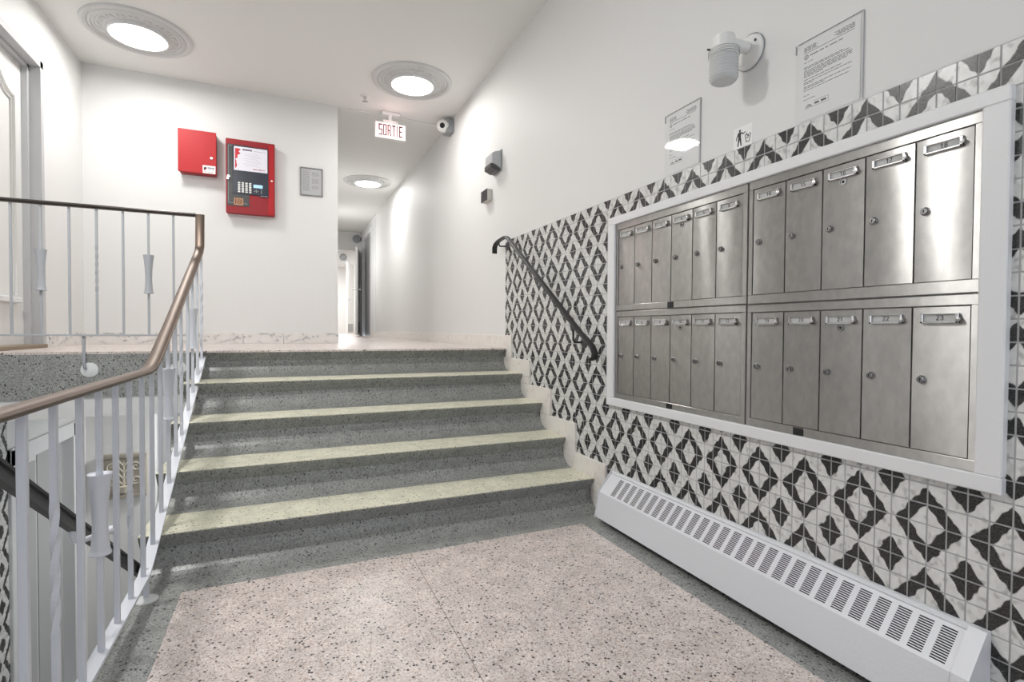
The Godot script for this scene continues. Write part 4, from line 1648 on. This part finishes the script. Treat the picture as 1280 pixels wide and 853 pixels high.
func notices() -> void:
	var pr := printed("letter print", letter_print())
	var spots := [[1.885, 1.668, 1.700, 1.970, "letter in a clear sleeve above the left mailboxes, lamp reflected in it"], [1.228, 1.006, 1.698, 1.962, "larger-looking letter in a clear sleeve right of the jar lamp"]]
	for s in spots:
		var t := thing("letter_notice", s[4], "notice", V(XR, s[2], (s[0] + s[1]) / 2), "letters in plastic sleeves")
		put("letter", wall_plate(s[0] - 0.012, s[1] + 0.008, s[2] + 0.002, s[3] - 0.006, XR - 0.0005, 0.001), pr, t)
		put("clear_sleeve", wall_plate(s[0], s[1], s[2], s[3], XR - 0.0045, 0.0008), M["clear sleeve"], t)
		var b := B.new()
		b.lim(XR - 0.006, XR, s[2], s[3], s[1] - 0.0015, s[1], 0.0004)
		b.lim(XR - 0.005, XR, s[3], s[3] + 0.0008, s[1], s[0] - 0.006, 0.0003)
		b.lim(XR - 0.006, XR, s[3] - 0.03, s[3], s[0], s[0] + 0.001, 0.0003)
		put("sleeve_edge", b, M["sleeve rim"], t)
	tag(put("litter_sign", wall_plate(1.493, 1.405, 1.694, 1.774, XR, 0.002), printed("litter sign print", tidyman())), "small white sign of a figure dropping litter in a bin", "sign")


func ceiling_things() -> void:
	# exit sign
	var z := 5.25
	var x0 := 0.832
	var x1 := 1.138
	var y0 := 2.905
	var y1 := 3.062
	var t := thing("exit_sign", "lit white SORTIE exit sign hanging from the ceiling before the corridor", "exit sign", V(0.99, CEIL, z + 0.02))
	var b := B.new()
	b.lim(x0, x1, y0, y1, z, z + 0.05, 0.004)
	put("housing", b, M["plastic white"], t)
	b = B.new()
	b.lim(x0 + 0.008, x1 - 0.008, y0 + 0.008, y1 - 0.008, z - 0.003, z, 0.001)
	var f := put("lit_face", b, M["sign glow"], t)
	var ol := OmniLight3D.new()
	ol.name = "sign_light"
	ol.light_color = Color(1, 0.85, 0.85)
	ol.light_energy = 0.01
	ol.light_size = 0.1
	ol.omni_range = 20.0
	ol.omni_attenuation = 2.0
	ol.shadow_enabled = true
	t.add_child(ol)
	ol.position = V(0.985, 2.98, z - 0.12) - t.position
	# block letters S O R T I E, each in a cell 1 wide and 1 high: strokes as x0, x1, y0, y1
	b = B.new()
	var letters := [
		[[0, 1, 0.88, 1], [0, 0.3, 0.5, 0.9], [0, 1, 0.45, 0.56], [0.7, 1, 0.1, 0.5], [0, 1, 0, 0.12]],
		[[0, 0.3, 0.04, 0.96], [0.7, 1, 0.04, 0.96], [0.1, 0.9, 0.9, 1], [0.1, 0.9, 0, 0.1]],
		[[0, 0.3, 0, 1], [0.2, 0.9, 0.9, 1], [0.68, 0.95, 0.56, 0.94], [0.2, 0.85, 0.44, 0.55], [0.5, 0.8, 0.22, 0.46], [0.72, 1.04, 0, 0.25]],
		[[0.35, 0.65, 0, 1], [0, 1, 0.88, 1]],
		[[0.3, 0.7, 0, 1]],
		[[0, 0.32, 0, 1], [0, 1, 0.88, 1], [0, 0.85, 0.45, 0.56], [0, 1, 0, 0.12]]]
	var lx := x0 + 0.035
	var widths := [0.037, 0.037, 0.037, 0.037, 0.022, 0.035]
	for i in 6:
		for q in letters[i]:
			b.lim(lx + widths[i] * q[0], lx + widths[i] * q[1], lerpf(y0 + 0.024, y1 - 0.022, q[2]), lerpf(y0 + 0.024, y1 - 0.022, q[3]), z - 0.0045, z - 0.003)
		lx += widths[i] + 0.0065
	put("sortie_lettering", b, mat("sign red", srgb(104, 44, 50), 0.5), f)
	b = B.new()
	b.lim(0.91, 1.06, y1, y1 + 0.03, z + 0.008, z + 0.042, 0.004)
	b.lim(0.9, 1.08, CEIL - 0.03, CEIL, z - 0.01, z + 0.07, 0.006)
	b.rod([V(0.985, y1, z + 0.025), V(0.985, CEIL, z + 0.025)], 0.02, 10)
	put("ceiling_mount", b, M["plastic white"], t)
	# sprinkler / detector
	t = thing("ceiling_sprinkler", "tiny white sprinkler head on the ceiling left of the exit sign", "sprinkler", V(0.7, CEIL, 4.99))
	var down := Transform3D(Basis(Vector3(1, 0, 0), Vector3(0, -1, 0), Vector3(0, 0, -1)), V(0.7, CEIL, 4.99))
	b = B.new()
	b.lathe([Vector2(0.045, 0), Vector2(0.042, 0.006), Vector2(0.02, 0.012), Vector2(0, 0.012)], down, 20)
	put("rosette", b, M["plastic white"], t)
	b = B.new()
	b.lathe([Vector2(0.012, 0.01), Vector2(0.012, 0.03), Vector2(0.008, 0.034), Vector2(0.008, 0.048), Vector2(0.024, 0.05), Vector2(0.024, 0.054), Vector2(0, 0.054)], down, 16)
	put("head", b, M["chrome"], t)
	# camera
	t = thing("security_camera", "white dome security camera on a grey base where ceiling meets right wall", "camera", V(XR, 3.07, 5.17))
	b = B.new()
	b.lim(1.52, XR, 3.015, 3.15, 5.1, 5.24, 0.006)
	put("base", b, M["plastic grey"], t)
	var look := Vector3(-0.45, -0.22, 0.86).normalized()
	var side := look.cross(Vector3.UP).normalized()
	var ct := Transform3D(Basis(side, look, side.cross(look)), V(1.50, 3.08, 5.15))
	b = B.new()
	b.lathe([Vector2(0.058, -0.04), Vector2(0.066, -0.01), Vector2(0.064, 0.02), Vector2(0.05, 0.04), Vector2(0.034, 0.048), Vector2(0, 0.05)], ct, 24)
	put("eyeball", b, M["plastic white"], t)
	b = B.new()
	b.lathe([Vector2(0.027, 0.048), Vector2(0.025, 0.054), Vector2(0, 0.056)], ct, 18)
	put("lens", b, M["recess black"], t)


func plaque() -> void:
	var x0 := -1.40
	var x1 := -1.085
	var y0 := -0.452
	var y1 := -0.08
	var zf := 5.30
	var t := thing("relief_plaque", "square grey stone plaque carved with a scrolling plant on the lower wall", "plaque", V(-1.24, y0, ZB))
	var b := B.new()
	b.lim(x0, x1, y0, y1, zf, ZB, 0.003)
	put("slab", b, M["stone relief"], t)
	b = B.new()
	for s in [[x0, x1, y1 - 0.03, y1], [x0, x1, y0, y0 + 0.03], [x0, x0 + 0.022, y0, y1], [x1 - 0.022, x1, y0, y1]]:
		b.lim(s[0], s[1], s[2], s[3], zf - 0.012, zf, 0.004)
	put("border", b, M["stone relief"], t)
	b = B.new()
	var xc := (x0 + x1) / 2
	b.rod([V(xc, y0 + 0.09, zf), V(xc, y1 - 0.06, zf)], 0.010, 8, 0.005)
	b.lathe([Vector2(0.02, 0), Vector2(0.045, 0.05), Vector2(0.05, 0.06), Vector2(0, 0.06)], Transform3D(Basis(), V(xc, y0 + 0.045, zf)), 12)
	for s in [-1.0, 1.0]:
		for c in [[0.085, y1 - 0.11, 0.042, 1.0], [0.085, y0 + 0.15, 0.04, -1.0]]:
			var pts := []
			for k in 22:
				var a: float = k * 0.45
				var rr: float = c[2] * (1.0 - k / 26.0)
				pts.append(V(xc + s * (c[0] - rr * cos(a)), c[1] + c[3] * rr * sin(a), zf))
			b.rod(pts, 0.008, 6, 0.005)
		for q in 4:
			var y := y0 + 0.11 + q * 0.055
			b.rod([V(xc, y, zf), V(xc + s * 0.025, y + 0.03, zf - 0.004), V(xc + s * 0.04, y + 0.06, zf)], 0.009, 6, 0.004)
	put("carving", b, M["stone pale"], t)
